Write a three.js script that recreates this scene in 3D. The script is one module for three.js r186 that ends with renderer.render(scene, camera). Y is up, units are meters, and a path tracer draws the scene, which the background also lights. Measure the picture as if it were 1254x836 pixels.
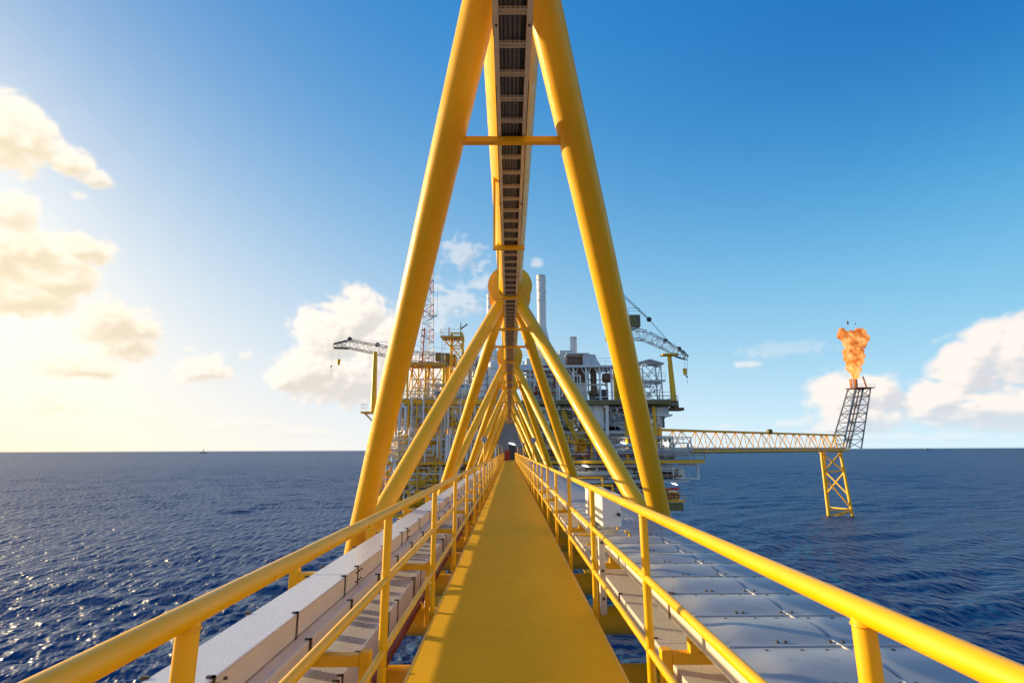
import * as THREE from 'three';
import { mergeGeometries } from 'three/addons/utils/BufferGeometryUtils.js';
import { ImprovedNoise } from 'three/addons/math/ImprovedNoise.js';
import { RoundedBoxGeometry } from 'three/addons/geometries/RoundedBoxGeometry.js';
import { MarchingCubes } from 'three/addons/objects/MarchingCubes.js';

// ---------------------------------------------------------------- camera
const scene = new THREE.Scene();
const FPX = 620;                                   // focal length for a 1254 x 836 frame
const camera = new THREE.PerspectiveCamera(2 * Math.atan(418 / FPX) * 180 / Math.PI, 1254 / 836, 0.05, 90000);
camera.position.set(-0.04, 1.46, 0);
camera.rotation.order = 'YXZ';
camera.rotation.set(Math.atan(133 / FPX), -0.0064, -0.0042);
camera.updateMatrixWorld(true);

// ---------------------------------------------------------------- sky and sun
const R = d => d * Math.PI / 180;
const SUN_AZ = R(-67), SUN_EL = R(10);            // azimuth counted to the right of the bridge's direction (-z)
const sunDir = new THREE.Vector3(Math.sin(SUN_AZ) * Math.cos(SUN_EL), Math.sin(SUN_EL), -Math.cos(SUN_AZ) * Math.cos(SUN_EL));
const noise = new ImprovedNoise();
function fbm(x, y, z, oct) { let s = 0, a = 0.5, f = 1; for (let i = 0; i < oct; i++) { s += a * noise.noise(x * f, y * f, z * f); f *= 2.03; a *= 0.52; } return s; }
const sstep = (a, b, x) => { const t = Math.min(1, Math.max(0, (x - a) / (b - a))); return t * t * (3 - 2 * t); };
const mix = (a, b, t) => a + (b - a) * t;
// clouds: [azimuth, elevation, half width, half height, puffiness, lightness, veil] in degrees, the base is flatter than the top
const CLOUDS = [];
function cloud(az, el, w, h, o = {}) { CLOUDS.push({ az, el, w, h, edge: o.edge ?? 0.5, op: o.op ?? 1, base: o.base ?? 0.55, warm: o.warm ?? 0, dark: o.dark ?? 0.3, bump: o.bump ?? 1 }); }
const dirAt = (px, py) => { const d = new THREE.Vector3((px - 627) / FPX, -(py - 418) / FPX, -1).applyQuaternion(camera.quaternion).normalize(); return [Math.atan2(d.x, -d.z) * 180 / Math.PI, Math.asin(d.y) * 180 / Math.PI]; };
// half sizes are given in hundredths of the picture's width and turned into degrees of sky
function heap(px, py, w, h, o) { const c = dirAt(px, py), e = dirAt(px + w, py), f = dirAt(px - w, py), u = dirAt(px, py - h), d = dirAt(px, py + h); cloud(c[0], c[1], (e[0] - f[0]) / 2, (u[1] - d[1]) / 2, o); }
{ // left, towards the sun
  const A = { dark: .45, warm: .5, base: .85 }, B = { dark: .35, warm: .75, base: .8 }, C = { dark: .72, warm: .8, base: .75 };
  heap(28, 168, 62, 50, A); heap(-10, 160, 60, 50, A); heap(82, 196, 40, 24, A); heap(118, 220, 26, 13, { ...A, op: .8 }); heap(98, 240, 14, 7, { ...A, op: .55 });
  heap(-20, 318, 90, 46, B); heap(40, 312, 80, 34, B); heap(104, 306, 52, 22, B); heap(10, 262, 44, 30, { ...B, op: .85 }); heap(20, 362, 80, 34, C); heap(70, 345, 50, 26, C);
  heap(140, 398, 52, 36, C); heap(158, 420, 46, 32, C); heap(95, 452, 62, 17, C); heap(176, 405, 30, 20, C);
  heap(252, 456, 42, 24, { dark: .25, warm: .4, op: .85 }); heap(300, 436, 16, 10, { dark: .2, warm: .4, op: .6 }); heap(232, 428, 14, 5, { dark: .6, warm: .4, op: .5 });
  heap(60, 498, 90, 26, { dark: .3, warm: .9, op: .6 }); heap(292, 520, 52, 12, { dark: .5, warm: .5, op: .6 }); heap(150, 516, 150, 12, { dark: .3, warm: .8, op: .5 }); heap(380, 528, 70, 9, { dark: .35, warm: .4, op: .5 });
  // tall heap behind the crane
  const D = { dark: .3, warm: .25, base: .9, bump: .85 };
  heap(432, 392, 46, 42, D); heap(398, 412, 46, 40, D); heap(462, 428, 46, 52, D); heap(378, 456, 52, 34, D); heap(430, 468, 70, 36, { ...D, dark: .6 }); heap(352, 464, 24, 16, D); heap(500, 470, 50, 40, D);
  // wisps over the platform
  const E = { op: .45, dark: .05, bump: 1.4 }; heap(566, 318, 34, 30, E); heap(556, 372, 44, 34, E); heap(658, 324, 9, 7, E); heap(520, 400, 40, 30, { ...E, op: .35 }); heap(590, 350, 20, 12, E);
  // right, lit from the front
  const F = { dark: .14, warm: .3, base: .95, bump: .8 }, G = { dark: .22, warm: .3, base: .9, bump: .8 };
  heap(1030, 492, 44, 38, F); heap(1076, 486, 36, 34, { ...F, dark: .4 }); heap(1050, 516, 74, 24, F);
  heap(1208, 424, 46, 36, F); heap(1182, 452, 54, 44, F); heap(1246, 432, 56, 48, F); heap(1152, 492, 62, 34, F); heap(1206, 502, 100, 36, G); heap(1300, 450, 70, 60, G); heap(1310, 500, 90, 40, G);
  heap(1100, 536, 170, 9, { dark: .75, op: .5 }); heap(1190, 492, 22, 7, { dark: 1.1, op: .6 }); heap(912, 447, 20, 7, { dark: 1, op: .55 }); heap(965, 519, 34, 6, { dark: 1, op: .6 }); heap(892, 522, 16, 5, { dark: .9, op: .45 }); heap(880, 534, 110, 9, { dark: .3, op: .4 }); heap(960, 430, 70, 12, { op: .22, dark: .1, bump: 1.4 });
  // fair-weather heaps go on out of view, made larger to brighten shaded sides
  let s = 11; const rnd = () => (s = (s * 16807) % 2147483647) / 2147483647;
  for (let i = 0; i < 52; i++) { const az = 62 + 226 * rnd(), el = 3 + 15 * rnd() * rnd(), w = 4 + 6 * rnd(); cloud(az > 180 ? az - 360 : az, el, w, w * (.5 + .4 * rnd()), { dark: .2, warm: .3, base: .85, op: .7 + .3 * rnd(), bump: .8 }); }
}
function skyBase(el, az, out) {
  const h = Math.max(el, 0);
  const dx = Math.sin(R(az)) * Math.cos(R(el)), dy = Math.sin(R(el)), dz = -Math.cos(R(az)) * Math.cos(R(el));
  const g = Math.acos(Math.min(1, Math.max(-1, dx * sunDir.x + dy * sunDir.y + dz * sunDir.z))) * 180 / Math.PI;
  let r = 0.56 * Math.exp(-h / 10.5), gr = 0.135 + 0.62 * Math.exp(-h / 20), b = 0.45 + 0.40 * Math.exp(-h / 26);
  // the sky is deepest high up at right angles to the sun, pale and then golden low down towards it
  const deep = sstep(60, 112, g) * (1 - .75 * sstep(120, 165, g)) * sstep(14, 40, h), near = Math.exp(-g / 9);
  r *= 1 - .95 * deep; gr *= 1 - .44 * deep; b *= 1 - .22 * deep;
  const anti = sstep(112, 160, g); r += .17 * anti; gr += .12 * anti; b += .06 * anti;      // paler again opposite the low sun, raised to warm the shaded sides
  const pale = 1 - Math.exp(-7 * Math.exp(-g / 30) * Math.exp(-h / 14)), gold = Math.min(1, 1.9 * Math.exp(-g / 24) * Math.exp(-h / 9));
  r = mix(r, mix(.84, .94, gold), pale) + near * 3.0; gr = mix(gr, mix(.79, .76, gold), pale) + near * 2.2; b = mix(b, mix(.80, .44, gold), pale) + near * .9;
  out[0] = r * .735; out[1] = gr * .735; out[2] = b * .735; out[3] = g;
}
{
  const W = 2048, H = 1400, data = new Float32Array(W * H * 4), c = [0, 0, 0, 0];
  const az360 = d => ((d + 540) % 360) - 180;
  const res = { f: 0, q: null, X: 0, Y: 0 };
  function field(list, az, el) {                       // cloud thickness in one direction
    const wx = fbm(az * .16 + 3, el * .22, 7.1, 3), wy = fbm(az * .16, el * .22 + 9, 2.3, 3);
    const puff = fbm(az * .34 + 11, el * .42 + 3, 4.4, 3);
    const bil = 1 - Math.abs(noise.noise(az * .62 + 2 * wx, el * .74 + 2 * wy, 9.7)) * 1.9, bil2 = 1 - Math.abs(noise.noise(az * 1.45, el * 1.7, 3.7)) * 1.9, fine = fbm(az * 2.6, el * 3.1, 1.2, 3);
    const N = puff * .75 + (bil - .5) * .34 + (bil2 - .5) * .15 + fine * .16;
    let f = -9; res.q = null;
    for (const q of list) {
      const X = (az360(az - q.az) + wx * 1.6 * Math.min(1, q.w / 3)) / q.w, dy = el - q.el + wy * 1.1 * Math.min(1, q.h / 2), hy = dy < 0 ? q.h * q.base : q.h, Y = dy / hy;
      const v = (q.op < .65 ? 1 : 1.1) - Math.sqrt(X * X + Y * Y) + N * q.bump * (q.op < .65 ? 1.15 : .7);
      if (v > f) { f = v; res.q = q; res.X = X; res.Y = Y; }
    }
    res.f = f; return f;
  }
  for (let j = 0; j < H; j++) {
    const el = ((j + .5) / H - .5) * 180;
    const live = el > -1.5 && el < 42 ? CLOUDS.filter(q => Math.abs(q.el - el) < q.h * 1.9 + 1) : [];
    for (let i = 0; i < W; i++) {
      const u = (i + .5) / W, phi = (u - .5) * 2 * Math.PI;          // direction (cos phi, ., sin phi)
      const az = Math.atan2(Math.cos(phi), -Math.sin(phi)) * 180 / Math.PI, k = (j * W + i) * 4;
      skyBase(el, az, c);
      if (el < -1.5) { c[0] = .03; c[1] = .07; c[2] = .13; }
      let r = c[0], g = c[1], b = c[2];
      const near = live.filter(q => Math.abs(az360(az - q.az)) < q.w * 1.9 + 1);
      if (near.length) {
        const f = field(near, az, el);
        if (f > 0) {
          const q = res.q, Y = res.Y, veil = q.op < .65;
          const a = sstep(-.02, veil ? .85 : .34, f) * q.op * (veil ? 1 : .55 + .45 * sstep(.05, .5, f));
          const toSun = Math.sign(az360(-67 - az)), inside = sstep(0, .9, f);
          // light reaching this place: thickness between it and the sun
          const f1 = Math.max(0, field(near, az + toSun * .45, el + .38)), f2 = Math.max(0, field(near, az + toSun * 1.3, el + .9));
          let lit = .72 + (f - f1) * 1.5 + (f - f2) * .55 + .24 * Y - inside * q.dark * .75;
          lit = Math.min(1, Math.max(0, lit));
          const glow = Math.exp(-c[3] / 24), back = sstep(70, 18, c[3]);   // clouds near the sun are lit from behind: thin rims bright, bellies dim
          lit = mix(lit, Math.min(1, lit * .6 + .75 * (1 - inside)), back * .8);
          const lr = .635 + glow * .26, lg = mix(.59, .545, q.warm) + glow * .22, lb = mix(.565, .46, q.warm) + glow * .10;
          const dr = mix(.43, .48, back), dg = mix(.44, .42, back), db = mix(.47, .34, back), m = sstep(0, 1, lit);
          const hz = sstep(-.5, 4.5, el) * .6 + .4, A = a * hz;              // far air in front of the lowest clouds
          r = mix(r, mix(dr + glow * .22, lr, m), A); g = mix(g, mix(dg + glow * .17, lg, m), A); b = mix(b, mix(db + glow * .02, lb, m), A);
        }
      }
      data[k] = r; data[k + 1] = g; data[k + 2] = b; data[k + 3] = 1;
    }
  }
  const sky = new THREE.DataTexture(data, W, H, THREE.RGBAFormat, THREE.FloatType);
  sky.mapping = THREE.EquirectangularReflectionMapping; sky.magFilter = THREE.LinearFilter; sky.minFilter = THREE.LinearFilter; sky.needsUpdate = true;
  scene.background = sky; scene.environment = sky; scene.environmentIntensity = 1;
}
const sun = new THREE.DirectionalLight(new THREE.Color().setRGB(1, 0.78, 0.44), 4.2);
sun.position.copy(sunDir).multiplyScalar(300).add(new THREE.Vector3(10, 0, -60)); sun.target.position.set(10, 0, -60);
sun.castShadow = true; sun.shadow.radius = 1.3; sun.shadow.mapSize.set(4096, 4096); sun.shadow.bias = -0.0005;
Object.assign(sun.shadow.camera, { left: -200, right: 200, top: 90, bottom: -60, near: 1, far: 800 });
scene.add(sun, sun.target);

const renderer = new THREE.WebGLRenderer({ antialias: true });
renderer.setSize(1254, 836);
renderer.toneMapping = THREE.LinearToneMapping;
renderer.toneMappingExposure = 1.64;
renderer.shadowMap.enabled = true; renderer.shadowMap.type = THREE.PCFSoftShadowMap;

// ---------------------------------------------------------------- helpers
let seed = 20240; const rand = () => (seed = (seed * 16807) % 2147483647) / 2147483647;
const rr = (a, b) => a + (b - a) * rand(), pick = a => a[Math.floor(rand() * a.length)];
const V = (x, y, z) => new THREE.Vector3(x, y, z);
// a point seen at a place of the photograph, on the upright plane Z metres ahead
function P(px, py, Z) {
  const d = V((px - 627) / FPX, -(py - 418) / FPX, -1).applyQuaternion(camera.quaternion);
  const t = -Z / d.z; return [camera.position.x + d.x * t, camera.position.y + d.y * t, -Z];
}
const UPV = V(0, 1, 0);
function rod(a, b, r, seg = 10, r2 = r) {
  const A = V(...a), B = V(...b), L = A.distanceTo(B), g = new THREE.CylinderGeometry(r2, r, L, seg, 1);
  const uv = g.attributes.uv; for (let i = 0; i < uv.count; i++) uv.setXY(i, uv.getX(i) * 2 * Math.PI * r, uv.getY(i) * L);
  g.applyQuaternion(new THREE.Quaternion().setFromUnitVectors(UPV, B.clone().sub(A).normalize()));
  const m = A.add(B).multiplyScalar(.5); return g.translate(m.x, m.y, m.z);
}
function metric(g) {                                  // uv in metres by the way a face points
  g.computeBoundingBox(); const p = g.attributes.position, n = g.attributes.normal, uv = new Float32Array(p.count * 2);
  for (let i = 0; i < p.count; i++) {
    const ax = Math.abs(n.getX(i)), ay = Math.abs(n.getY(i)), az = Math.abs(n.getZ(i));
    if (ay >= ax && ay >= az) { uv[2 * i] = p.getX(i); uv[2 * i + 1] = p.getZ(i); } else if (ax >= az) { uv[2 * i] = p.getZ(i); uv[2 * i + 1] = p.getY(i); } else { uv[2 * i] = p.getX(i); uv[2 * i + 1] = p.getY(i); }
  }
  g.setAttribute('uv', new THREE.BufferAttribute(uv, 2)); return g;
}
function bx(x0, x1, y0, y1, z0, z1) { const g = new THREE.BoxGeometry(Math.abs(x1 - x0), Math.abs(y1 - y0), Math.abs(z1 - z0)); g.translate((x0 + x1) / 2, (y0 + y1) / 2, (z0 + z1) / 2); return metric(g); }
function rbx(x0, x1, y0, y1, z0, z1, r = .006) { const g = new RoundedBoxGeometry(Math.abs(x1 - x0), Math.abs(y1 - y0), Math.abs(z1 - z0), 1, r); g.translate((x0 + x1) / 2, (y0 + y1) / 2, (z0 + z1) / 2); return metric(g); }
function beam(a, b, w, h = w) {                        // rectangular bar between two points
  const A = V(...a), B = V(...b), L = A.distanceTo(B), g = metric(new THREE.BoxGeometry(w, L, h));
  g.applyQuaternion(new THREE.Quaternion().setFromUnitVectors(UPV, B.clone().sub(A).normalize()));
  const m = A.add(B).multiplyScalar(.5); return g.translate(m.x, m.y, m.z);
}
function ball(c, r, w = 8, h = 6) { return new THREE.SphereGeometry(r, w, h).translate(...c); }
function run(pts, r, seg = 8) {                        // a pipe run with rounded corners
  const out = []; for (let i = 0; i + 1 < pts.length; i++) { out.push(rod(pts[i], pts[i + 1], r, seg)); if (i) out.push(ball(pts[i], r * 1.04, seg, 6)); } return out;
}
function merge(list) {
  list = list.flat(3); if (list.length === 1) return list[0];
  if (list.some(g => !g.index)) list = list.map(g => g.index ? g.toNonIndexed() : g);
  for (const g of list) for (const k of Object.keys(g.attributes)) if (!['position', 'normal', 'uv'].includes(k)) g.deleteAttribute(k);
  return mergeGeometries(list);
}
function mesh(name, geos, mat, parent) {
  const m = new THREE.Mesh(Array.isArray(geos) ? merge(geos) : geos, mat); m.name = name; m.castShadow = m.receiveShadow = true; if (parent) parent.add(m); return m;
}
const taken = {};
function numbered(n) { const k = taken[n] = (taken[n] ?? -1) + 1; return k ? `${n}_${String(k).padStart(3, '0')}` : n; }
function tag(o, label, category, group) { o.name = numbered(o.name); o.userData.label = label; o.userData.category = category; if (group) o.userData.group = group; scene.add(o); return o; }
function thing(name, label, category, group) { const g = new THREE.Group(); g.name = name; return tag(g, label, category, group); }
function settle(g, base) {                             // move a thing's origin to its base without moving it
  if (!base) { const b = new THREE.Box3().setFromObject(g); base = V((b.min.x + b.max.x) / 2, b.min.y, (b.min.z + b.max.z) / 2); } else base = V(...base);
  for (const c of g.children) c.position.sub(base); g.position.copy(base); return g;
}
function structure(o) { o.userData.kind = 'structure'; scene.add(o); return o; }
function stuff(o) { o.userData.kind = 'stuff'; return o; }

// ---------------------------------------------------------------- materials
function tex(w, h, fn, srgb, rep = 1) {
  const d = new Uint8Array(w * h * 4); const c = [0, 0, 0];
  for (let j = 0; j < h; j++) for (let i = 0; i < w; i++) { fn(i / w, j / h, c); const k = (j * w + i) * 4; d[k] = Math.max(0, Math.min(255, c[0])); d[k + 1] = Math.max(0, Math.min(255, c[1])); d[k + 2] = Math.max(0, Math.min(255, c[2])); d[k + 3] = 255; }
  const t = new THREE.DataTexture(d, w, h); t.wrapS = t.wrapT = THREE.RepeatWrapping; t.magFilter = THREE.LinearFilter; t.minFilter = THREE.LinearMipmapLinearFilter; t.generateMipmaps = true;
  if (srgb) t.colorSpace = THREE.SRGBColorSpace; t.repeat.set(rep, rep); t.needsUpdate = true; return t;
}
// tileable noise: blend of four shifted samples
function tnoise(u, v, f, z, oct = 4) {
  const s = (a, b) => fbm(a * f, b * f, z, oct);
  const a = u, b = v; const wu = sstep(0, 1, a), wv = sstep(0, 1, b);
  return mix(mix(s(a, b), s(a - 1, b), wu), mix(s(a, b - 1), s(a - 1, b - 1), wu), wv) * 1.25;
}
const wornGloss = tex(256, 256, (u, v, c) => { const m = 128 + tnoise(u, v, 6, 3.1, 4) * 110 + tnoise(u, v, 60, 2.2, 2) * 40; c[0] = c[1] = c[2] = m; }, false, 1 / 1.3);
function paint(r, g, b, o = {}) {
  const q = wornGloss;                      // coated steel: slight mottling, pinhole rust, scuffs
  const amt = o.mottle ?? 9, rust = o.rust ?? 1, n = 340;
  const t = tex(n, n, (u, v, c) => {
    const m = tnoise(u, v, 3, o.z ?? 1.3, 4) * amt + tnoise(u, v, 40, 5.5, 2) * amt * .5;
    const drip = sstep(.30, .5, tnoise(u, v * .12, 22, 15.5, 3)) * sstep(0, .4, tnoise(u, v, 2, 17.3, 2)) * (o.rust ?? 1) * 10;
    let R1 = r + m - drip, G1 = g + m * .85 - drip * .9, B1 = b + m * .5;
    const s = sstep(.40, .56, tnoise(u, v, 26, 8.8 + (o.z ?? 0), 3)) * rust * sstep(-.05, .35, tnoise(u, v, 3, 12.1, 2)) * .75;
    c[0] = mix(R1, 96, s); c[1] = mix(G1, 50, s); c[2] = mix(B1, 26, s);
  }, true, 1 / (o.size ?? 2.4));
  return new THREE.MeshPhysicalMaterial({ map: t, roughnessMap: q, roughness: (o.rough ?? .42) * 2, metalness: 0, clearcoat: o.coat ?? 0, clearcoatRoughness: .25, bumpMap: o.bump ? q : null, bumpScale: o.bump ?? 0 });
}
const M = {};
M.yellow = paint(250, 186, 6, { rough: .42, rust: .5, mottle: 7 });
M.yellowRail = paint(250, 186, 6, { rough: .38, rust: .7, mottle: 9, z: 4.2, bump: .0006 });
M.yellowFar = paint(250, 186, 6, { rough: .45, rust: 1, mottle: 12, z: 2.2 });
M.white = paint(234, 231, 224, { rough: .5, rust: .9, mottle: 12, z: 6.1 });
M.cream = paint(224, 214, 194, { rough: .55, rust: 1, mottle: 14, z: 7.7 });
M.greyBlue = paint(196, 198, 197, { rough: .5, rust: .9, mottle: 14, z: 9.1 });
M.grey = paint(150, 152, 152, { rough: .5, rust: 1, mottle: 14, z: 3.3 });
M.dark = paint(62, 62, 62, { rough: .55, rust: 1, mottle: 12, z: 5.2 });
M.rusty = paint(120, 84, 62, { rough: .7, rust: 1, mottle: 24, z: 5.9 });
M.red = paint(176, 34, 26, { rough: .4, rust: .5, mottle: 8, z: 8.1 });
M.maroon = paint(128, 26, 20, { rough: .45, rust: .4, mottle: 9, z: 8.8 });
M.orange = paint(226, 92, 30, { rough: .4, rust: .2, mottle: 8, z: 1.1 });
M.steelBlue = paint(92, 104, 120, { rough: .5, rust: .8, mottle: 12, z: 2.9 });
M.olive = paint(124, 112, 62, { rough: .5, rust: 1, mottle: 12, z: 4.6 });
M.steel = new THREE.MeshStandardMaterial({ color: new THREE.Color().setRGB(.10, .075, .05), roughness: .5, metalness: .5 });
M.black = new THREE.MeshStandardMaterial({ color: new THREE.Color().setRGB(.02, .02, .022), roughness: .55 });
M.cableGrey = new THREE.MeshStandardMaterial({ color: new THREE.Color().setRGB(.14, .14, .15), roughness: .6 });
M.cableBrown = new THREE.MeshStandardMaterial({ color: new THREE.Color().setRGB(.30, .12, .05), roughness: .6 });
M.wire = new THREE.MeshStandardMaterial({ color: new THREE.Color().setRGB(.12, .13, .14), roughness: .5, metalness: .6 });
{ // galvanised cover sheet with its crystal spangle
  const n = 512, cells = 72, pts = [];
  let s = 77; const q = () => (s = (s * 16807) % 2147483647) / 2147483647;
  for (let j = 0; j < cells; j++) for (let i = 0; i < cells; i++) pts.push([(i + q()) / cells, (j + q()) / cells, q(), q()]);
  const cell = (u, v) => {
    let best = 9, id = 0; const ci = Math.floor(u * cells), cj = Math.floor(v * cells);
    for (let dj = -1; dj <= 1; dj++) for (let di = -1; di <= 1; di++) { const a = (ci + di + cells) % cells, b = (cj + dj + cells) % cells, p = pts[b * cells + a]; let x = Math.abs(u - p[0]), y = Math.abs(v - p[1]); x = Math.min(x, 1 - x); y = Math.min(y, 1 - y); const d = x * x * 5 + y * y; if (d < best) { best = d; id = b * cells + a; } }
    return pts[id];
  };
  const map = tex(n, n, (u, v, c) => { const p = cell(u, v), m = (p[2] - .5) * 14 + tnoise(u, v, 4, 2.7, 4) * 10; c[0] = 226 + m; c[1] = 220 + m; c[2] = 214 + m; }, true, 1 / .62);
  const rough = tex(n, n, (u, v, c) => { const p = cell(u, v), m = 120 + (p[3] - .5) * 60; c[0] = c[1] = c[2] = m; }, false, 1 / .62);
  const bump = tex(n, n, (u, v, c) => { const p = cell(u, v), m = 100 + p[2] * 60 + tnoise(u, v, 30, 4.2, 3) * 50; c[0] = c[1] = c[2] = m; }, false, 1 / .62);
  M.galv = new THREE.MeshPhysicalMaterial({ map, roughnessMap: rough, roughness: .72, metalness: .25, bumpMap: bump, bumpScale: .00035 });
  const map2 = tex(256, 256, (u, v, c) => { const m = tnoise(u, v, 5, 6.6, 4) * 20; c[0] = 222 + m; c[1] = 210 + m; c[2] = 192 + m; }, true, 1 / 1.1);
  M.galvSide = new THREE.MeshPhysicalMaterial({ map: map2, roughness: .5, metalness: .15 });
}
{ // plain weathered aluminium sheet with milky water marks
  const map = tex(512, 512, (u, v, c) => { const m = tnoise(u, v, 5, 7.9, 5) * 22 + tnoise(u, v, 60, 3.4, 2) * 10 - sstep(.3, .5, tnoise(u, v, 14, 2.8, 4)) * 18; c[0] = 176 + m; c[1] = 176 + m; c[2] = 177 + m; }, true, 1 / 1.3);
  M.alu = new THREE.MeshPhysicalMaterial({ map, roughness: .46, metalness: .3, bumpMap: M.galv.bumpMap, bumpScale: .00025 });
}
{ // non-slip walkway coating: grit in thick yellow paint, trodden and stained
  const n = 1024;
  const map = tex(n, n, (u, v, c) => {
    const g = tnoise(u, v, 150, 1.9, 2) * 26, m = tnoise(u, v, 7, 3.7, 5) * 11, st = sstep(.25, .6, tnoise(u, v, 9, 9.3, 5)) * 16, sp = sstep(.42, .5, tnoise(u, v, 70, 6.6, 2)) * 60;
    c[0] = 253 + g + m - st - sp; c[1] = 190 + g * .8 + m * .9 - st * .8 - sp * .7; c[2] = 8 + g * .3 + m * .4 - st * .15;
  }, true, 1 / 1.6);
  const bump = tex(n, n, (u, v, c) => { const m = 128 + tnoise(u, v, 180, 2.6, 2) * 120 + tnoise(u, v, 40, 8.1, 2) * 40; c[0] = c[1] = c[2] = m; }, false, 1 / 1.6);
  M.deck = new THREE.MeshPhysicalMaterial({ map, roughness: .8, specularIntensity: .5, bumpMap: bump, bumpScale: .0016 });
}
{ // sea: ripples as a normal map, 48 m a tile
  const n = 1024, T = 48, nx = new Float32Array(n * n), nz = new Float32Array(n * n); let s = 5151; const q = () => (s = (s * 16807) % 2147483647) / 2147483647;
  const S = new Float32Array(n), C = new Float32Array(n);
  for (let i = 0; i < n; i++) { S[i] = Math.sin(2 * Math.PI * i / n); C[i] = Math.cos(2 * Math.PI * i / n); }
  for (let w = 0; w < 90; w++) {
    const lam = .42 * Math.pow(13, q()), th = R(205) + (q() + q() + q() - 1.5) * 1.25, k = T / lam;
    const a = Math.round(k * Math.cos(th)), b = Math.round(k * Math.sin(th)), slope = .056 * Math.pow(lam / 2, .12), ph = Math.floor(q() * n), kk = Math.hypot(a, b) || 1;
    const A = ((a % n) + n) % n, B = ((b % n) + n) % n;
    for (let j = 0; j < n; j++) for (let i = 0, p = (B * j + ph) % n; i < n; i++, p += A) { const c = C[p % n] + .35 * C[(2 * p) % n] * .5; nx[j * n + i] += slope * a / kk * c; nz[j * n + i] += slope * b / kk * c; }
  }
  const d = new Uint8Array(n * n * 4);
  for (let i = 0; i < n * n; i++) { const l = 1 / Math.hypot(nx[i], nz[i], 1); d[4 * i] = 127.5 + 127.5 * -nx[i] * l; d[4 * i + 1] = 127.5 + 127.5 * -nz[i] * l; d[4 * i + 2] = 127.5 + 127.5 * l; d[4 * i + 3] = 255; }
  const t = new THREE.DataTexture(d, n, n); t.wrapS = t.wrapT = THREE.RepeatWrapping; t.magFilter = THREE.LinearFilter; t.minFilter = THREE.LinearMipmapLinearFilter; t.generateMipmaps = true; t.needsUpdate = true;
  M.sea = new THREE.MeshPhysicalMaterial({ color: new THREE.Color().setRGB(.002, .050, .15), roughness: .40, metalness: 0, ior: 1.33, normalMap: t, normalScale: new THREE.Vector2(1.15, 1.15) });
}

// ---------------------------------------------------------------- the sea: one sheet out to the horizon, swell as geometry
const SEA = -22;
{
  const h = 1.46 - SEA, angN = [], angF = [];
  for (let i = -390; i <= 390; i++) { angN.push(R(i * .15)); if (i % 2 === 0) angF.push(R(i * .15)); }
  for (let a = 62.5; a < 300; a += 4) { angN.push(R(a)); angF.push(R(a)); }
  const near = [0, 8, 20, 32], far = [];
  for (let row = 340; row > 50; row -= .8) near.push(h * 506 / row);
  let r0 = near[near.length - 1]; far.push(r0);
  while (r0 < 2600) { r0 += 2.4 + (r0 - 240) * .0016; far.push(r0); }
  while (r0 < 42000) { r0 *= 1.12; far.push(r0); }
  let s = 909; const q = () => (s = (s * 16807) % 2147483647) / 2147483647; const waves = [];
  for (let i = 0; i < 84; i++) { const lam = i < 46 ? 1.5 * Math.pow(3.6, q()) : 5 * Math.pow(3.8, q()), th = R(28) + (q() + q() + q() - 1.5) * (i < 46 ? 1.4 : 1.0); waves.push([Math.sin(th) * 2 * Math.PI / lam, Math.cos(th) * 2 * Math.PI / lam, .0037 * Math.pow(lam, 1.0), q() * 6.28, lam]); }
  const pos = [], uv = [], idx = [];
  function sheet(radii, ang, step) {
    const nA = ang.length, o = pos.length / 3;
    for (let i = 0; i < radii.length; i++) {
      const r = radii[i], cell = Math.max(r * R(step), i ? r - radii[i - 1] : step === .15 ? 1 : 2.4);
      const live = r < 30 ? [] : waves.filter(w => w[4] > cell * 1.8).map(w => [...w, sstep(1.8, 3.4, w[4] / cell)]);
      for (let j = 0; j < nA; j++) {
        const x = Math.sin(ang[j]) * r, z = -Math.cos(ang[j]) * r; let y = 0;
        const gust = 1 + .55 * noise.noise(x / 90, z / 60, 1.7);
        if (ang[j] < 1.1) for (const w of live) { const p = w[0] * x + w[1] * z + w[3]; y += w[2] * w[5] * (Math.sin(p) + .22 * Math.sin(2 * p + 1.2)); }
        pos.push(x, SEA + y * gust, z); uv.push(x / 48, -z / 48);
      }
    }
    for (let i = 0; i + 1 < radii.length; i++) for (let j = 0; j < nA; j++) { const a = o + i * nA + j, b = o + i * nA + (j + 1) % nA, c = a + nA, d = b + nA; if (radii[i]) idx.push(a, b, d); idx.push(a, d, c); }
  }
  sheet(near, angN, .15); sheet(far, angF, .3);
  const nA = angN.length;
  const g = new THREE.BufferGeometry(); g.setAttribute('position', new THREE.Float32BufferAttribute(pos, 3)); g.setAttribute('uv', new THREE.Float32BufferAttribute(uv, 2)); g.setIndex(idx); g.computeVertexNormals();
  if (g.attributes.normal.getY(nA * 10 + 5) < 0) { const id = g.index.array; for (let i = 0; i < id.length; i += 3) { const t = id[i]; id[i] = id[i + 1]; id[i + 1] = t; } g.computeVertexNormals(); }
  structure(mesh('sea', g, M.sea));
}

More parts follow.
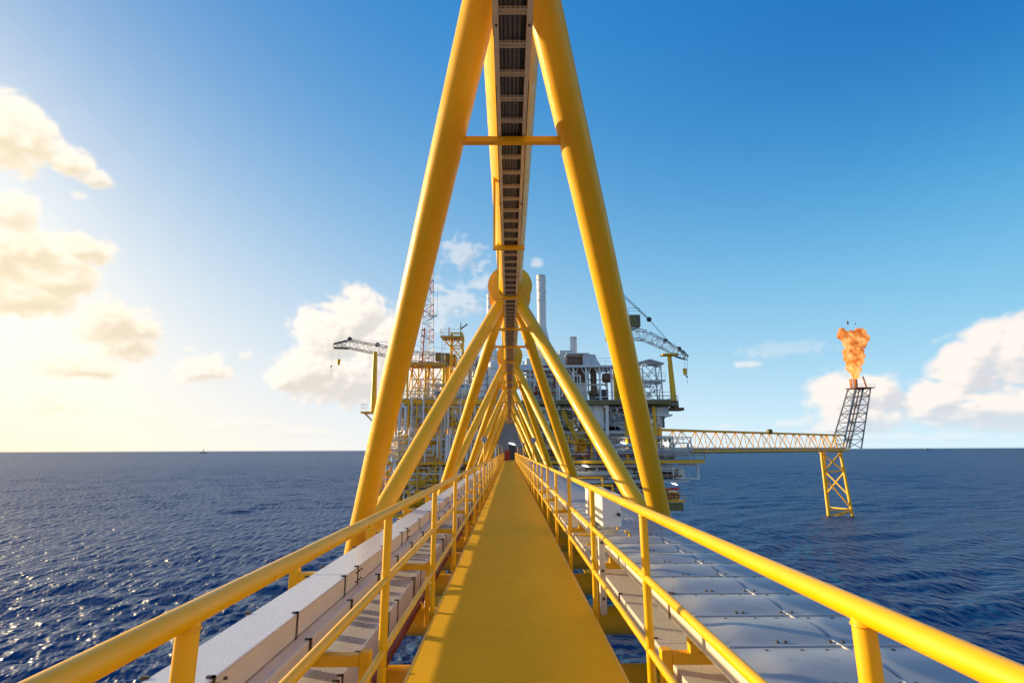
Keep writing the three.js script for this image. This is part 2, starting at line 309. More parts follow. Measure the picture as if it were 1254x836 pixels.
// ---------------------------------------------------------------- the footbridge
const PANEL = 11.8, T0 = -3.9, TOPY = 6.45, BX = 2.88, BY = -.5, ZN = 9.6, ZF = -75.2, BARY = 4.95;
const bridge = thing('footbridge', 'long yellow tubular footbridge running straight ahead to the platform', 'bridge');
{
  mesh('top_chord', rod([0, TOPY, ZN], [0, TOPY, -73], .36, 40), M.yellow, bridge);
  for (const s of [-1, 1]) mesh('bottom_chord', rod([s * (BX + .12), BY - .35, ZN], [s * (BX + .12), BY - .35, ZF], .28, 32), M.yellow, bridge);
  const tops = [], bots = [];
  for (let k = -1; k <= 5; k++) tops.push(T0 - k * PANEL);
  for (let k = 0; k <= 6; k++) bots.push(T0 + PANEL / 2 - k * PANEL);
  const leg = (s, zb, zt) => {
    const b = V(s * .12, TOPY, zt), a = b.clone().lerp(V(s * BX, BY, zb), 1.045), at = t => a.clone().lerp(b, t).toArray();
    const m = mesh('diagonal', [rod(a.toArray(), b.toArray(), .18, 32)], M.yellow, bridge);
    mesh('weld_seam', [rod(at(.44), at(.4425), .1815, 32)], M.yellowRail, m);
  };
  for (const zb of bots) for (const zt of [zb + PANEL / 2, zb - PANEL / 2]) {
    if (zt > ZN || zt < -73) continue;
    for (const s of [-1, 1]) leg(s, zb, zt);
    const f = (BARY - BY) / (TOPY - BY), zz = zb + (zt - zb) * f, hw = BX + (.12 - BX) * f;
    mesh('cross_bar', beam([-hw, BARY - .035, zz], [hw, BARY - .035, zz], .07), M.yellow, bridge);
  }
  for (const zt of tops) if (zt < ZN && zt > -73) for (const d of [-.05, .75 * 0 - 1.25]) if (zt < -5) {
    const r = mesh('node_ring', rod([0, TOPY, zt - d + .02 - .6], [0, TOPY, zt - d - .02 - .6], .69, 56), M.yellow, bridge); r.userData.label = 'round stiffener plate on the top chord';
  }
  // short hangers that carry the overhead tray between the diagonals
  for (let z = -8.3; z > -70; z -= 2.95) { const near = bots.some(b => Math.min(Math.abs(z - (b + 4.41)), Math.abs(z - (b - 4.41))) < 1.2); if (near) continue;
    mesh('tray_hanger', [bx(-.27, .24, BARY - .07, BARY, z - .035, z + .035), bx(-.31, -.27, BARY - .07, TOPY - .2, z - .035, z + .035)], M.yellow, bridge); }
  // walkway plate, slightly uneven as plate is
  const g = new THREE.PlaneGeometry(1.414, ZN - ZF, 14, 760); g.rotateX(-Math.PI / 2); g.translate(0, 0, (ZN + ZF) / 2);
  const p = g.attributes.position; for (let i = 0; i < p.count; i++) { const x = p.getX(i), z = p.getZ(i); p.setY(i, .0045 * fbm(x * 1.3, z * .8, 3.3, 3) + .002 * Math.sin(z * 2 * Math.PI / 1.7)); }
  g.computeVertexNormals(); metric(g);
  const deck = mesh('walkway_plate', g, M.deck, bridge); deck.userData.label = 'gritty yellow walkway plate';
  for (const s of [-1, 1]) {
    mesh('edge_channel', [rbx(s * .709, s * .735, -.22, -.004, ZF, ZN, .004), rbx(s * .735, s * .80, -.22, -.205, ZF, ZN, .004)], M.yellow, bridge);
    mesh('stringer', [bx(s * .40, s * .46, -.30, -.02, ZF, ZN)], M.yellow, bridge);
  }
  for (let z = 8.6; z > ZF; z -= 1.7) mesh('cross_beam', rod([-BX + .2, -.56, z], [BX - .3, -.56, z], .155, 18), M.yellow, bridge);
  // frames that carry the cable trays
  const frames = (z, s) => {
    const g1 = [rbx(s * .985, s * .915, -.45, .225, z - .035, z + .035, .008), rbx(s * .985, s * 2.05, .14, .205, z - .035, z + .035, .006)];
    if (s > 0) g1.push(bx(1.02, 2.0, -.16, -.09, z - .03, z + .03), bx(1.10, 1.16, .205, .36, z - .03, z + .03), bx(1.84, 1.90, .205, .36, z - .03, z + .03));
    else g1.push(bx(-1.02, -1.66, -.26, -.20, z - .03, z + .03));
    mesh('tray_bracket', g1, M.yellow, bridge);
  };
  for (let z = 6.85; z > ZF + 1; z -= 2.6) { frames(z, -1); frames(z, 1); }
  for (let z = 5.2; z > ZF + 1; z -= 2.55) mesh('outer_bracket', [rbx(-2.05, -1.97, -.5, .425, z - .04, z + .04, .008), rbx(-1.97, -1.30, .295, .372, z - .035, z + .035, .006), beam([-2.0, .05, z], [-2.3, -.45, z], .06)], M.yellow, bridge);
}

// ---------------------------------------------------------------- handrails: three rails on round posts
for (const s of [-1, 1]) {
  const h = thing('handrail', s < 0 ? 'yellow three-bar handrail along the left edge of the walkway' : 'yellow three-bar handrail along the right edge of the walkway', 'handrail', 'handrails of the footbridge');
  const x = s * .762, post = new THREE.CylinderGeometry(.0245, .0245, 1.22, 18); { const uv = post.attributes.uv; for (let i = 0; i < uv.count; i++) uv.setXY(i, uv.getX(i) * .154, uv.getY(i) * 1.2); }
  mesh('top_rail', rod([x, 1.1, ZN - .4], [x, 1.1, ZF], .0275, 24), M.yellowRail, h);
  mesh('middle_rail', rod([x, .725, ZN - .4], [x, .725, ZF], .0215, 20), M.yellowRail, h);
  mesh('lower_rail', rod([x, .34, ZN - .4], [x, .34, ZF], .0205, 20), M.yellowRail, h);
  for (let z = -1.25 + 1.93 * 5; z > ZF; z -= 1.93) { const m = mesh('post', post, M.yellowRail, h); m.position.set(x, .482, z); if (z > -9 && z < 0) for (const y of [1.1 - .482 - .029, .725 - .482 + .02]) mesh('weld_bead', new THREE.TorusGeometry(.0245, .0035, 6, 20).rotateX(Math.PI / 2).translate(0, y, 0), M.yellowRail, m); }
  settle(h, [x, -.1, ZF / 2]);
}

// ---------------------------------------------------------------- cable trays beside the walkway
function coverRow(t, x0, x1, y0, y1, L, zs, mat = M.galv, gap = .006) { let n = 0; for (let z = zs; z - L > ZF; z -= L) { mesh('cover_panel', rbx(x0, x1, y0, y1, z - gap, z - L + gap, .007), mat, t); n++; } return n; }
{ // left, the boxed tray nearest the sea
  const t = thing('cable_tray', 'white boxed cable tray with sparkling galvanised top, left side, nearest the sea', 'cable tray');
  const L = 2.12, zs = 8.45;
  for (let z = zs; z - L > ZF; z -= L) {
    const p = mesh('cover_panel', [rbx(-1.59, -1.31, .498, .512, z - .004, z - L + .004, .005), rbx(-1.3165, -1.310, .378, .498, z - .004, z - L + .004, .003), rbx(-1.590, -1.5835, .378, .498, z - .004, z - L + .004, .003)].slice(0, 1), M.galv, t); mesh('side_sheet', rbx(-1.3165, -1.310, .378, .4975, z - .004, z - L + .004, .003), M.galvSide, p); mesh('side_sheet', rbx(-1.590, -1.5835, .378, .4975, z - .004, z - L + .004, .003), M.galvSide, p);
    if (z < 1.5 && z > -34) for (const dz of [.28, 1.16, 2.06]) mesh('clip', [bx(-1.318, -1.304, .372, .520, z - dz - .008, z - dz + .008), bx(-1.34, -1.304, .513, .520, z - dz - .008, z - dz + .008), bx(-1.62, -1.588, .506, .520, z - dz - .008, z - dz + .008)], M.steel, p);
    if (z < 1.5 && z > -20) mesh('splice_bolt', [.405, .475].flatMap(y => [-.03, .03, .11].map(d => rod([-1.309, y, z - .34 + d], [-1.297, y, z - .34 + d], .007, 8))), M.steel, p);
  }
  mesh('tray_bottom', bx(-1.582, -1.318, .374, .384, zs, ZF + 1), M.galvSide, t);
  settle(t);
}
{ // left, the shelf tray tucked under the box
  const t = thing('cable_tray', 'narrow white ledge tray just under the boxed tray on the left', 'cable tray');
  for (let z = 8.1; z - 2.4 > ZF; z -= 2.4) {
    const p = mesh('side_channel', [rbx(-1.5, -1.222, .357, .370, z - .004, z - 2.396, .004), rbx(-1.230, -1.222, .292, .357, z - .004, z - 2.396, .003)], M.galvSide, t);
    if (z < 1.5 && z > -30) for (let d = .2; d < 2.4; d += .8) mesh('hook_clip', [bx(-1.224, -1.208, .285, .378, z - d - .007, z - d + .007), bx(-1.25, -1.208, .371, .378, z - d - .007, z - d + .007), bx(-1.224, -1.19, .285, .292, z - d - .007, z - d + .007)], M.steel, p);
  }
  mesh('added_shade_bar', [bx(-1.45, -1.36, .170, .355, 8.2, ZF + 1)], M.black, t);  // added bar hidden behind the ledge, trims the sunlit strip on the walkway
  settle(t);
}
{ // left, the low covered tray beside the walkway
  const t = thing('cable_tray', 'low covered cable tray beside the walkway on the left, above the dark red pipe', 'cable tray');
  const L = 1.26;
  for (let z = 8.0; z - L > ZF; z -= L) {
    const p = mesh('cover_panel', [rbx(-1.62, -1.10, .056, .070, z - .004, z - L + .004, .005)], M.galv, t); mesh('side_sheet', rbx(-1.1068, -1.10, -.150, .0555, z - .004, z - L + .004, .003), M.galvSide, p);
    if (z < 1.5 && z > -32) mesh('clip', [.16, .24, .62].flatMap(d => [bx(-1.108, -1.093, -.15, .078, z - d - .007, z - d + .007), bx(-1.135, -1.093, .071, .078, z - d - .007, z - d + .007)]), M.steel, p);
    // upright straps added unseen on the seaward side, to throw shade bands
    for (const d of [.10, .41, .72, 1.03]) mesh('added_shade_strap', bx(-1.635, -1.62, -.02, .168, z - d - .055, z - d + .055), M.galvSide, p);
  }
  mesh('tray_bottom', bx(-1.615, -1.108, -.19, -.172, 7.9, ZF + 1), M.galvSide, t);
  settle(t);
}
{ const r = mesh('water_pipe', rod([-1.075, -.235, 8], [-1.075, -.235, ZF + .3], .046, 16), M.maroon); tag(r, 'dark red pipe running under the low tray left of the walkway', 'pipe'); }
{ // right, the wide tray of ridged covers
  const t = thing('cable_tray', 'wide pale cable tray with ridged bolted covers on the right side of the bridge', 'cable tray');
  const L = .47, sheet = (x0, x1, hip) => {
    const nx = 10, nz = 16, g = new THREE.PlaneGeometry(x1 - x0, L, nx, nz); g.rotateX(-Math.PI / 2);
    const p = g.attributes.position; for (let i = 0; i < p.count; i++) { const u = p.getX(i) / (x1 - x0) + .5, v = p.getZ(i) / L + .5; const w = Math.min(1, Math.max(0, v)); let y = .027 * Math.sin(Math.PI * w) ** 1.5; if (hip) y *= sstep(0, .28, u); if (!hip) y *= .8; p.setY(i, y); }
    g.computeVertexNormals(); g.translate((x0 + x1) / 2, 0, -L / 2); return metric(g);
  };
  const inner = sheet(1.03, 1.588, true), outer = sheet(1.598, 2.0, false);
  const lip = rbx(1.03, 1.037, -.15, -.002, -.003, -L * 3 + .003, .003), seam = rbx(1.586, 1.600, -.03, .008, 0, -L * 3, .003);
  const lapIn = rbx(1.032, 1.586, -.002, .007, -.010, .010, .003), lapOut = rbx(1.60, 1.998, -.002, .007, -.010, .010, .003);
  const bolt = new THREE.CylinderGeometry(.009, .010, .010, 8);
  let k = 0; for (let z = 7.6; z - L > ZF; z -= L, k++) {
    const a = mesh('cover_panel', inner, M.alu, t); a.position.set(0, .51, z); const b = mesh('cover_panel', outer, M.alu, t); b.position.set(0, .51, z); mesh('lap_edge', lapIn, M.alu, a); mesh('lap_edge', lapOut, M.alu, b);
    if (k % 3 === 0) { const c = mesh('side_panel', lip, M.galvSide, t); c.position.set(0, .51, z); const d = mesh('seam_strip', seam, M.galvSide, t); d.position.set(0, .51, z); mesh('joint_strap', [bx(1.024, 1.031, -.152, .004, -.012, .012), bx(1.024, 1.07, .004, .010, -.012, .012)], k % 2 ? M.galvSide : M.rusty, c); }
    if (z < 1 && z > -18) { for (const [x, m] of [[1.34, a], [1.30, a], [1.565, a], [1.63, b], [1.94, b]]) { const q = mesh('bolt', bolt, M.steel, m); q.position.set(x, .006, -.045); } for (const [x, m] of [[1.36, a], [1.66, b], [1.19, a], [1.80, b], [1.48, a]]) { const q = mesh('bolt', bolt, M.steel, m); q.position.set(x, .006, -.40); } }
  }
  mesh('tray_bottom', [bx(1.04, 1.995, .362, .372, 7.5, ZF + 1), bx(1.99, 1.998, .372, .505, 7.5, ZF + 1)], M.galvSide, t);
  settle(t);
}
{ // right, the lower tray in the shade of the wide one
  const t = thing('cable_tray', 'lower grey cable tray half under the wide tray on the right', 'cable tray');
  const L = 1.18;
  for (let z = 7.8; z - L > ZF; z -= L) {
    const p = mesh('cover_panel', [rbx(1.02, 1.9, .086, .100, z - .004, z - L + .004, .005)], M.galv, t); mesh('side_sheet', rbx(1.02, 1.027, -.062, .0855, z - .004, z - L + .004, .003), M.galvSide, p);
    if (z < 1.5 && z > -30) mesh('clip', [bx(1.013, 1.022, -.065, .108, z - .1 - .007, z - .1 + .007), bx(1.013, 1.05, .101, .108, z - .1 - .007, z - .1 + .007)], M.steel, p);
  }
  mesh('tray_bottom', bx(1.03, 1.895, -.084, -.066, 7.8, ZF + 1), M.galvSide, t);
  settle(t);
}
{ // overhead ladder tray under the top chord
  const t = thing('cable_tray', 'overhead ladder tray full of cables hanging under the top chord', 'cable tray');
  const y = BARY + .002, za = ZN - .2, zb = -72.6;
  for (const s of [-1, 1]) { mesh('side_rail', [bx(s * .165, s * .157, y, y + .12, za, zb), bx(s * .165, s * .118, y, y + .006, za, zb), bx(s * .165, s * .135, y + .114, y + .12, za, zb)], M.cream, t);
    for (let z = -.5; z > -20; z -= 3.15) mesh('splice_plate', [bx(s * .171, s * .166, y + .02, y + .10, z - .09, z + .09), rod([s * .14, y - .012, z + .05], [s * .14, y, z + .05], .011, 8)], M.steel, t); }
  const rung = [bx(-.1565, .1565, .022, .028, -.028, .028), bx(-.1565, .1565, -.004, .022, -.028, -.022), bx(-.1565, .1565, -.004, .022, .022, .028)], rg = merge(rung), hole = merge([-.12, -.08, -.04, 0, .04, .08, .12].map(x => rod([x, .008, .0282], [x, .008, .0292], .006, 8)));
  let k = 0; for (let z = za - .2; z > zb; z -= .352, k++) { const m = mesh('rung', rg, M.cream, t); m.position.set(0, y + .006, z); if (z < 1 && z > -14) { const q = mesh('punched_holes', hole, M.black, m); } }
  const cab = [[-.135, .018, 'black'], [-.098, .022, 'cableGrey'], [-.058, .017, 'cableGrey'], [-.02, .021, 'cableGrey'], [.022, .02, 'cableGrey'], [.06, .017, 'cableGrey'], [.092, .014, 'black'], [.122, .013, 'cableBrown'], [.145, .010, 'cableBrown']];
  for (const [x, r, m] of cab) mesh('cable', rod([x, y + .034 + r, za], [x, y + .034 + r, zb], r, 8), M[m], t);
  mesh('cover', bx(-.167, .167, y + .1215, y + .127, za, zb), M.cream, t);
  settle(t);
}

// ---------------------------------------------------------------- small things on the bridge
{ // instrument box over the wide tray, on a bent pipe frame
  const t = thing('junction_box', 'long white box on a bent yellow pipe frame over the right tray', 'box');
  mesh('housing', [rbx(1.02, 1.24, .60, .93, -6.05, -7.35, .015)], M.white, t); mesh('lid', [rbx(1.012, 1.248, .93, .952, -6.04, -7.36, .008)], M.white, t);
  for (const z of [-6.12, -6.75]) mesh('frame', run([[.80, .46, z + .3], [1.27, .46, z + .3], [1.27, .57, z + .3], [1.22, .59, z + .3]], .013), M.yellowRail, t);
  mesh('frame_loop', [...run([[1.26, .52, -6.6], [1.26, 1.02, -6.6], [.95, 1.02, -6.6]], .014), ...run([[1.26, .52, -7.3], [1.26, 1.08, -7.3], [.92, 1.08, -7.3]], .014)], M.yellowRail, t);
  mesh('cable_gland', [rod([1.2, .74, -6.045], [1.2, .74, -5.985], .018, 12)], M.black, t); settle(t);
  const c = thing('equipment_post', 'slim grey post with black cable beside the right handrail', 'post');
  mesh('post', [rbx(.845, .905, -.1, .62, -5.32, -5.38, .006)], M.cream, c);
  mesh('cable', new THREE.TubeGeometry(new THREE.CatmullRomCurve3([V(.80, 1.06, -5.5), V(.79, .95, -5.46), V(.80, .82, -5.42), V(.84, .68, -5.37), V(.875, .62, -5.35)]), 24, .011, 8), M.black, c);
  mesh('bolt', [.56, .3, .05].map(y => rod([.875, y, -5.31], [.875, y, -5.32], .014, 8)), M.steel, c); settle(c);
}
{ // lamps on tall posts along both handrails
  const spots = [[-1, -16, 'nearest lamp post on the left handrail'], [1, -18.2, 'nearest lamp post on the right handrail'], [-1, -38, 'farther lamp post on the left handrail'], [1, -31, 'second lamp post on the right handrail'], [1, -50, 'farthest lamp post on the right handrail'], [-1, -56, 'farthest lamp post on the left handrail']];
  for (const [s, z, l] of spots) {
    const t = thing('walkway_lamp', 'small grey ' + l, 'lamp', 'lamp posts along the handrails'); const x = s * .81;
    mesh('post', rod([x, -.1, z], [x, 1.68, z], .026, 12), M.yellowRail, t); mesh('clamp', rbx(x - s * .075, x + s * .03, .98, 1.06, z - .03, z + .03, .006), M.grey, t);
    mesh('lamp_head', [rod([x, 1.66, z], [x, 1.72, z], .05, 14), ball([x, 1.79, z], .10, 16, 12), rod([x, 1.79, z], [x, 1.79, z + .11], .085, 16)], M.grey, t);
    settle(t);
  }
}

// ---------------------------------------------------------------- the platform at the far end
// decks, columns and braces of one side are one thing; machines, towers, cranes and stacks are things of their own
const TINT = { left: ['cream', 'white', 'cream', 'white', 'yellowFar', 'yellowFar'], right: ['greyBlue', 'white', 'greyBlue', 'grey', 'white', 'cream'] };
function guardRail(a, b, h = 1.1) {                    // posts and two bars from a to b
  const A = V(...a), B = V(...b), L = A.distanceTo(B), n = Math.max(1, Math.round(L / 1.6)), out = [rod([a[0], a[1] + h, a[2]], [b[0], b[1] + h, b[2]], .035, 5), rod([a[0], a[1] + h * .55, a[2]], [b[0], b[1] + h * .55, b[2]], .028, 5)];
  for (let i = 0; i <= n; i++) { const p = A.clone().lerp(B, i / n); out.push(rod([p.x, p.y, p.z], [p.x, p.y + h, p.z], .03, 5)); } return out;
}
function deckPart(t, x0, x1, y, z0, z1, edge, depth = .55) {
  const d = mesh('deck', bx(x0, x1, y - .12, y, z0, z1), M.grey, t);
  mesh('edge_beam', [bx(x0, x1, y - depth, y - .122, z0 - .02, z0 - .16), bx(x0, x1, y - depth, y - depth + .06, z0 + .06, z0 - .24), bx(x0, x1, y - .18, y - .122, z0 + .06, z0 - .24)], edge, t);
  for (let x = x0 + 1.2; x < x1; x += 2.4) mesh('floor_beam', bx(x - .1, x + .1, y - depth * .9, y - .122, z0 - .26, z1), edge, t);
  return d;
}
function pipeTour(x0, x1, y0, y1, z0, z1, r) {         // one pipe run wandering through a box of space
  let p = [rr(x0, x1), rr(y0, y1), rr(z0, z1)]; const pts = [p], n = 2 + Math.floor(rand() * 4); let last = -1;
  for (let i = 0; i < n; i++) {
    let ax = pick([0, 0, 1, 1, 2]); if (ax === last) ax = (ax + 1) % 3; last = ax; const q = [...p];
    const lo = [x0, y0, z0][ax], hi = [x1, y1, z1][ax]; q[ax] = rr(lo, hi); if (Math.abs(q[ax] - p[ax]) < r * 3) continue; pts.push(q); p = q;
  }
  if (pts.length < 2) pts.push([p[0], p[1] > (y0 + y1) / 2 ? y0 : y1, p[2]]);
  const g = run(pts, r, r > .14 ? 10 : 6), a = pts[0], b = pts[1], d = V(...b).sub(V(...a)).normalize();      // flange pair and a valve
  const m = V(...a).lerp(V(...b), .35); g.push(rod(m.clone().addScaledVector(d, -.06).toArray(), m.clone().addScaledVector(d, .06).toArray(), r * 1.75, 8));
  if (rand() < .4) g.push(rod(m.toArray(), [m.x, m.y + r * 4, m.z + r * 2], r * .5, 5), rod([m.x, m.y + r * 4, m.z + r * 2 - .02], [m.x, m.y + r * 4, m.z + r * 2 + .05], r * 1.6, 8));
  return g;
}
function vesselShape(a, b, r) { const A = V(...a), B = V(...b), d = B.clone().sub(A).normalize(), q = new THREE.Quaternion().setFromUnitVectors(UPV, d), out = [rod(a, b, r, 20)];
  for (const [c, s] of [[A, -1], [B, 1]]) { const g = new THREE.SphereGeometry(r, 20, 6, 0, Math.PI * 2, 0, Math.PI / 2).scale(1, .5 * s, 1); if (s < 0) { const id = g.index.array; for (let i = 0; i < id.length; i += 3) { const t = id[i]; id[i] = id[i + 1]; id[i + 1] = t; } g.computeVertexNormals(); } out.push(g.applyQuaternion(q).translate(c.x, c.y, c.z)); } return out; }
function lattice(corners0, corners1, n, r, rb) {       // tapering lattice between two rings of corner points
  const legs = [], lace = [], k = corners0.length, at = (i, t) => V(...corners0[i]).lerp(V(...corners1[i]), t).toArray();
  for (let i = 0; i < k; i++) legs.push(rod(corners0[i], corners1[i], r, 6));
  for (let s = 0; s < n; s++) for (let i = 0; i < k; i++) { const j = (i + 1) % k; lace.push(s % 2 ? rod(at(i, s / n), at(j, (s + 1) / n), rb, 5) : rod(at(j, s / n), at(i, (s + 1) / n), rb, 5)); lace.push(rod(at(i, (s + 1) / n), at(j, (s + 1) / n), rb, 5)); }
  return { legs, lace };
}
function frameTower(t, x0, x1, y0, y1, z0, z1, levels, mat, r = .11, cross = true) {
  for (const x of [x0, x1]) for (const z of [z0, z1]) mesh('column', rod([x, y0, z], [x, y1, z], r, 8), mat, t);
  for (let i = 0; i <= levels; i++) { const y = y0 + (y1 - y0) * i / levels; if (i) mesh('girt', [beam([x0, y, z0], [x1, y, z0], r * 1.4), beam([x0, y, z1], [x1, y, z1], r * 1.4), beam([x0, y, z0], [x0, y, z1], r * 1.4), beam([x1, y, z0], [x1, y, z1], r * 1.4)], mat, t);
    if (cross && i < levels) { const y2 = y0 + (y1 - y0) * (i + 1) / levels; for (const z of [z0, z1]) { mesh('brace', rod([x0, y, z], [x1, y2, z], r * .55, 6), mat, t); mesh('brace', rod([x1, y, z], [x0, y2, z], r * .55, 6), mat, t); } mesh('brace', rod([x0, y, z0], [x0, y2, z1], r * .55, 6), mat, t); mesh('brace', rod([x1, y, z1], [x1, y2, z0], r * .55, 6), mat, t); } }
}
function stair(t, a, b, mat) {                         // a flight from a up to b, treads across z
  const w = .45; for (const s of [-w, w]) mesh('stringer', beam([a[0], a[1], a[2] + s], [b[0], b[1], b[2] + s], .07, .26), mat, t);
  const n = Math.round((b[1] - a[1]) / .26), tr = []; for (let i = 1; i < n; i++) { const f = i / n; tr.push(bx(mix(a[0], b[0], f) - .13, mix(a[0], b[0], f) + .13, mix(a[1], b[1], f) - .02, mix(a[1], b[1], f) + .02, a[2] - w, a[2] + w)); }
  mesh('treads', tr, mat, t); for (const s of [-w, w]) { const g = []; for (const h of [.55, 1.05]) g.push(rod([a[0], a[1] + h, a[2] + s], [b[0], b[1] + h, b[2] + s], .032, 6)); for (let i = 0; i <= 4; i++) { const f = i / 4; g.push(rod([mix(a[0], b[0], f), mix(a[1], b[1], f), a[2] + s], [mix(a[0], b[0], f), mix(a[1], b[1], f) + 1.05, a[2] + s], .03, 6)); } mesh('stair_rail', g, mat, t); }
}
function clutter(t, box, nPipe, nStuff, tints, rMax = .2) {
  const [x0, x1, y0, y1, z0, z1] = box;
  for (let i = 0; i < nPipe; i++) mesh('pipe', pipeTour(x0, x1, y0 + .2, y1 - .3, z0, z0 + (z1 - z0) * .6 * rand(), rr(.07, rMax)), M[pick(tints)], t);
  const sm = {}; for (let i = 0; i < nStuff; i++) { const k = pick(tints); (sm[k] ??= []).push(...(rand() < .6 ? pipeTour(x0, x1, y0, y1, z0, z1, rr(.035, .085)) : (() => { const x = rr(x0, x1), y = rr(y0, y1 - .8), z = rr(z0, z1), w = rr(.1, .55), h = rr(.15, .9), d = rr(.1, .5); return [bx(x - w / 2, x + w / 2, y, y + h, z - d / 2, z + d / 2)]; })())); }
  for (const k in sm) stuff(mesh('small_piping', sm[k], M[k], t));
}
const ZP = -77;                                        // front face of the platform
// ---- left side: open process decks
{
  const t = thing('process_deck', 'open yellow and white process decks crowded with piping, left of the bridge', 'platform deck');
  const X0 = -19.5, X1 = -1.9, Z1 = -108, lv = [-7.4, -4.1, 0, 4.6, 9.2];
  for (const y of lv.filter(q => q !== 4.6)) deckPart(t, X0 + (y > 9 ? -.4 : y < -5 ? 2.5 : 0), X1, y, ZP, Z1, M.yellowFar, y > 9 ? .95 : y === 4.6 ? .35 : .6);
  for (const x of [-19, -14.6, -10.2, -5.8, -2.2]) for (const z of [ZP - .5, ZP - 9, ZP - 20]) mesh('column', rod([x, -7.4, z], [x, 9, z], .22, 10), x < -15 || z < ZP - 5 ? M.yellowFar : M.cream, t);
  for (let i = 0; i < 4; i++) { const a = [-19, -14.6, -10.2, -5.8, -2.2]; mesh('brace', rod([a[i], 4.6, ZP - .5], [a[i + 1], 8.6, ZP - .5], .12, 8), M.cream, t); if (i % 2) mesh('brace', rod([a[i], -4, ZP - .5], [a[i + 1], -.5, ZP - .5], .12, 8), M.cream, t); else mesh('brace', rod([a[i], 4.2, ZP - 4], [a[i + 1], .2, ZP - 4], .11, 8), M.cream, t); }
  for (const y of [-7.4, -4.1, 0, 9.2]) mesh('guard_rail', guardRail([X0 + (y < -5 ? 2.5 : 0), y, ZP + .02], [X1, y, ZP + .02]), y > 8 ? M.yellowFar : pick([M.yellowFar, M.white]), t);
  mesh('guard_rail', guardRail([X0 - .3, 9.2, ZP], [X0 - .3, 9.2, ZP - 20]), M.yellowFar, t);
  // level pipe racks: rows of parallel pipes across the front
  for (const [y, n, r] of [[8.0, 4, .16], [6.9, 3, .24], [5.0, 3, .16], [3.2, 2, .24], [-1.2, 3, .14], [-5.2, 3, .14]]) for (let i = 0; i < n; i++) { const z = ZP - .8 - i * .75, a = rr(-19, -12), b = rr(-8, -2.2), yy = y + rr(-.25, .25), dn = rr(.6, 2.2); mesh('pipe', run([[a, yy - dn, z], [a, yy, z], [b, yy, z], [b, yy - dn * (rand() < .5 ? 1 : -.4), z]], r * rr(.7, 1.15), 10), M[pick(TINT.left)], t); }
  for (let k = 0; k < 4; k++) clutter(t, [X0 + .5, X1 - .2, lv[k] + .1, lv[k + 1] - .5, ZP - .3, ZP - 8], 54, 200, k < 2 ? ['cream', 'white', 'yellowFar', 'yellowFar', 'yellowFar', 'rusty'] : TINT.left);
  clutter(t, [X0 + 3.5, X1 - .2, -10.4, -7.9, ZP - .4, ZP - 10], 24, 60, ['yellowFar', 'cream', 'rusty', 'grey']);
  clutter(t, [-12.5, -2.5, 9.2, 12.2, ZP - 3, ZP - 16], 36, 110, ['white', 'cream', 'white', 'grey'], .3);
  // risers, uprights and slanting struts standing clear of the deck fronts
  for (let i = 0; i < 78; i++) { const k = pick([0, 1, 2, 2, 3, 3, 3]), x = rr(X0 + .6, X1 - .2), z = ZP + rr(-.2, .75), a = lv[k] + rr(-.6, .5), b = lv[k + 1] - rr(-.3, 1.4), j = rr(-.9, .9); mesh('riser', run(rand() < .6 ? [[x, a, z - .5], [x, a, z], [x, b, z], [x + j, b, z], [x + j, b + rr(.3, .9), z]] : [[x, a, z], [x, b, z], [x, b, z - .8]], rr(.06, .19), 8), M[pick(['white', 'cream', 'white', 'cream', 'yellowFar'])], t); }
  for (let i = 0; i < 16; i++) { const k = pick([1, 2, 3, 3]), x = rr(X0 + 1, X1 - 3), s = rand() < .5 ? 1 : -1, w = rr(1.4, 2.6); mesh('strut', rod([x, lv[k] + .1, ZP - .3], [x + w * s, lv[k + 1] - .5, ZP - .3], rr(.07, .12), 6), M[pick(['white', 'cream', 'yellowFar'])], t); }
  for (let i = 0; i < 14; i++) { const x = -17.5 + i * 1.12 + rr(-.3, .3), z = ZP - rr(1, 6); mesh('conductor_pipe', [rod([x, SEA - 2, z], [x, -4.3, z], rr(.22, .4), 12)], M[pick(['yellowFar', 'yellowFar', 'cream', 'rusty'])], t); }
  for (const y of [-10.5, -13.5]) mesh('guide_frame', [bx(-18, -2, y - .3, y, ZP - .5, ZP - .9), bx(-18, -2, y - .3, y, ZP - 6.5, ZP - 6.9)], M.yellowFar, t);
  mesh('guard_rail', guardRail([-18, -10.5, ZP - .5], [-2, -10.5, ZP - .5]), M.yellowFar, t);
  mesh('bulkhead', [bx(X0 + 1, X1, -7, 9, ZP - 14, ZP - 14.2)], M.cream, t);
  settle(t);
  // vessels and drums between the decks
  const vs = [[-15.5, 1.4, 'h', .9, 3.4, 'white'], [-9.6, 1.2, 'h', .75, 3.2, 'cream'], [-5.6, 1.9, 'v', .8, 2.6, 'white'], [-3.3, 5.2, 'v', .7, 3.2, 'cream'], [-12.6, 6.2, 'h', .8, 3.6, 'white'], [-7.9, 5.6, 'v', .65, 2.8, 'white'], [-16.6, -2.9, 'v', .7, 2.0, 'yellowFar'], [-11.4, -2.9, 'v', .95, 2.4, 'yellowFar'], [-6.4, -2.6, 'h', .7, 3, 'cream'], [-8.6, -5.9, 'v', .8, 1.3, 'yellowFar'], [-4.4, 10.3, 'v', 1.15, 3.4, 'white'], [-7.6, 10.2, 'h', .95, 3.6, 'cream'], [-2.4, 11, 'v', .9, 4.4, 'white']];
  const spot = ['on the walkway level at the far left', 'on the walkway level left of centre', 'on the walkway level nearest the bridge', 'under the top deck nearest the bridge', 'lying under the top deck', 'standing under the top deck', 'on the lower deck at the far left', 'on the lower deck, widest of the upright ones', 'lying on the lower deck nearest the bridge', 'on the bottom deck', 'on the top deck behind the yellow diagonals', 'lying on the top deck', 'tallest on the top deck, next to the top chord'];
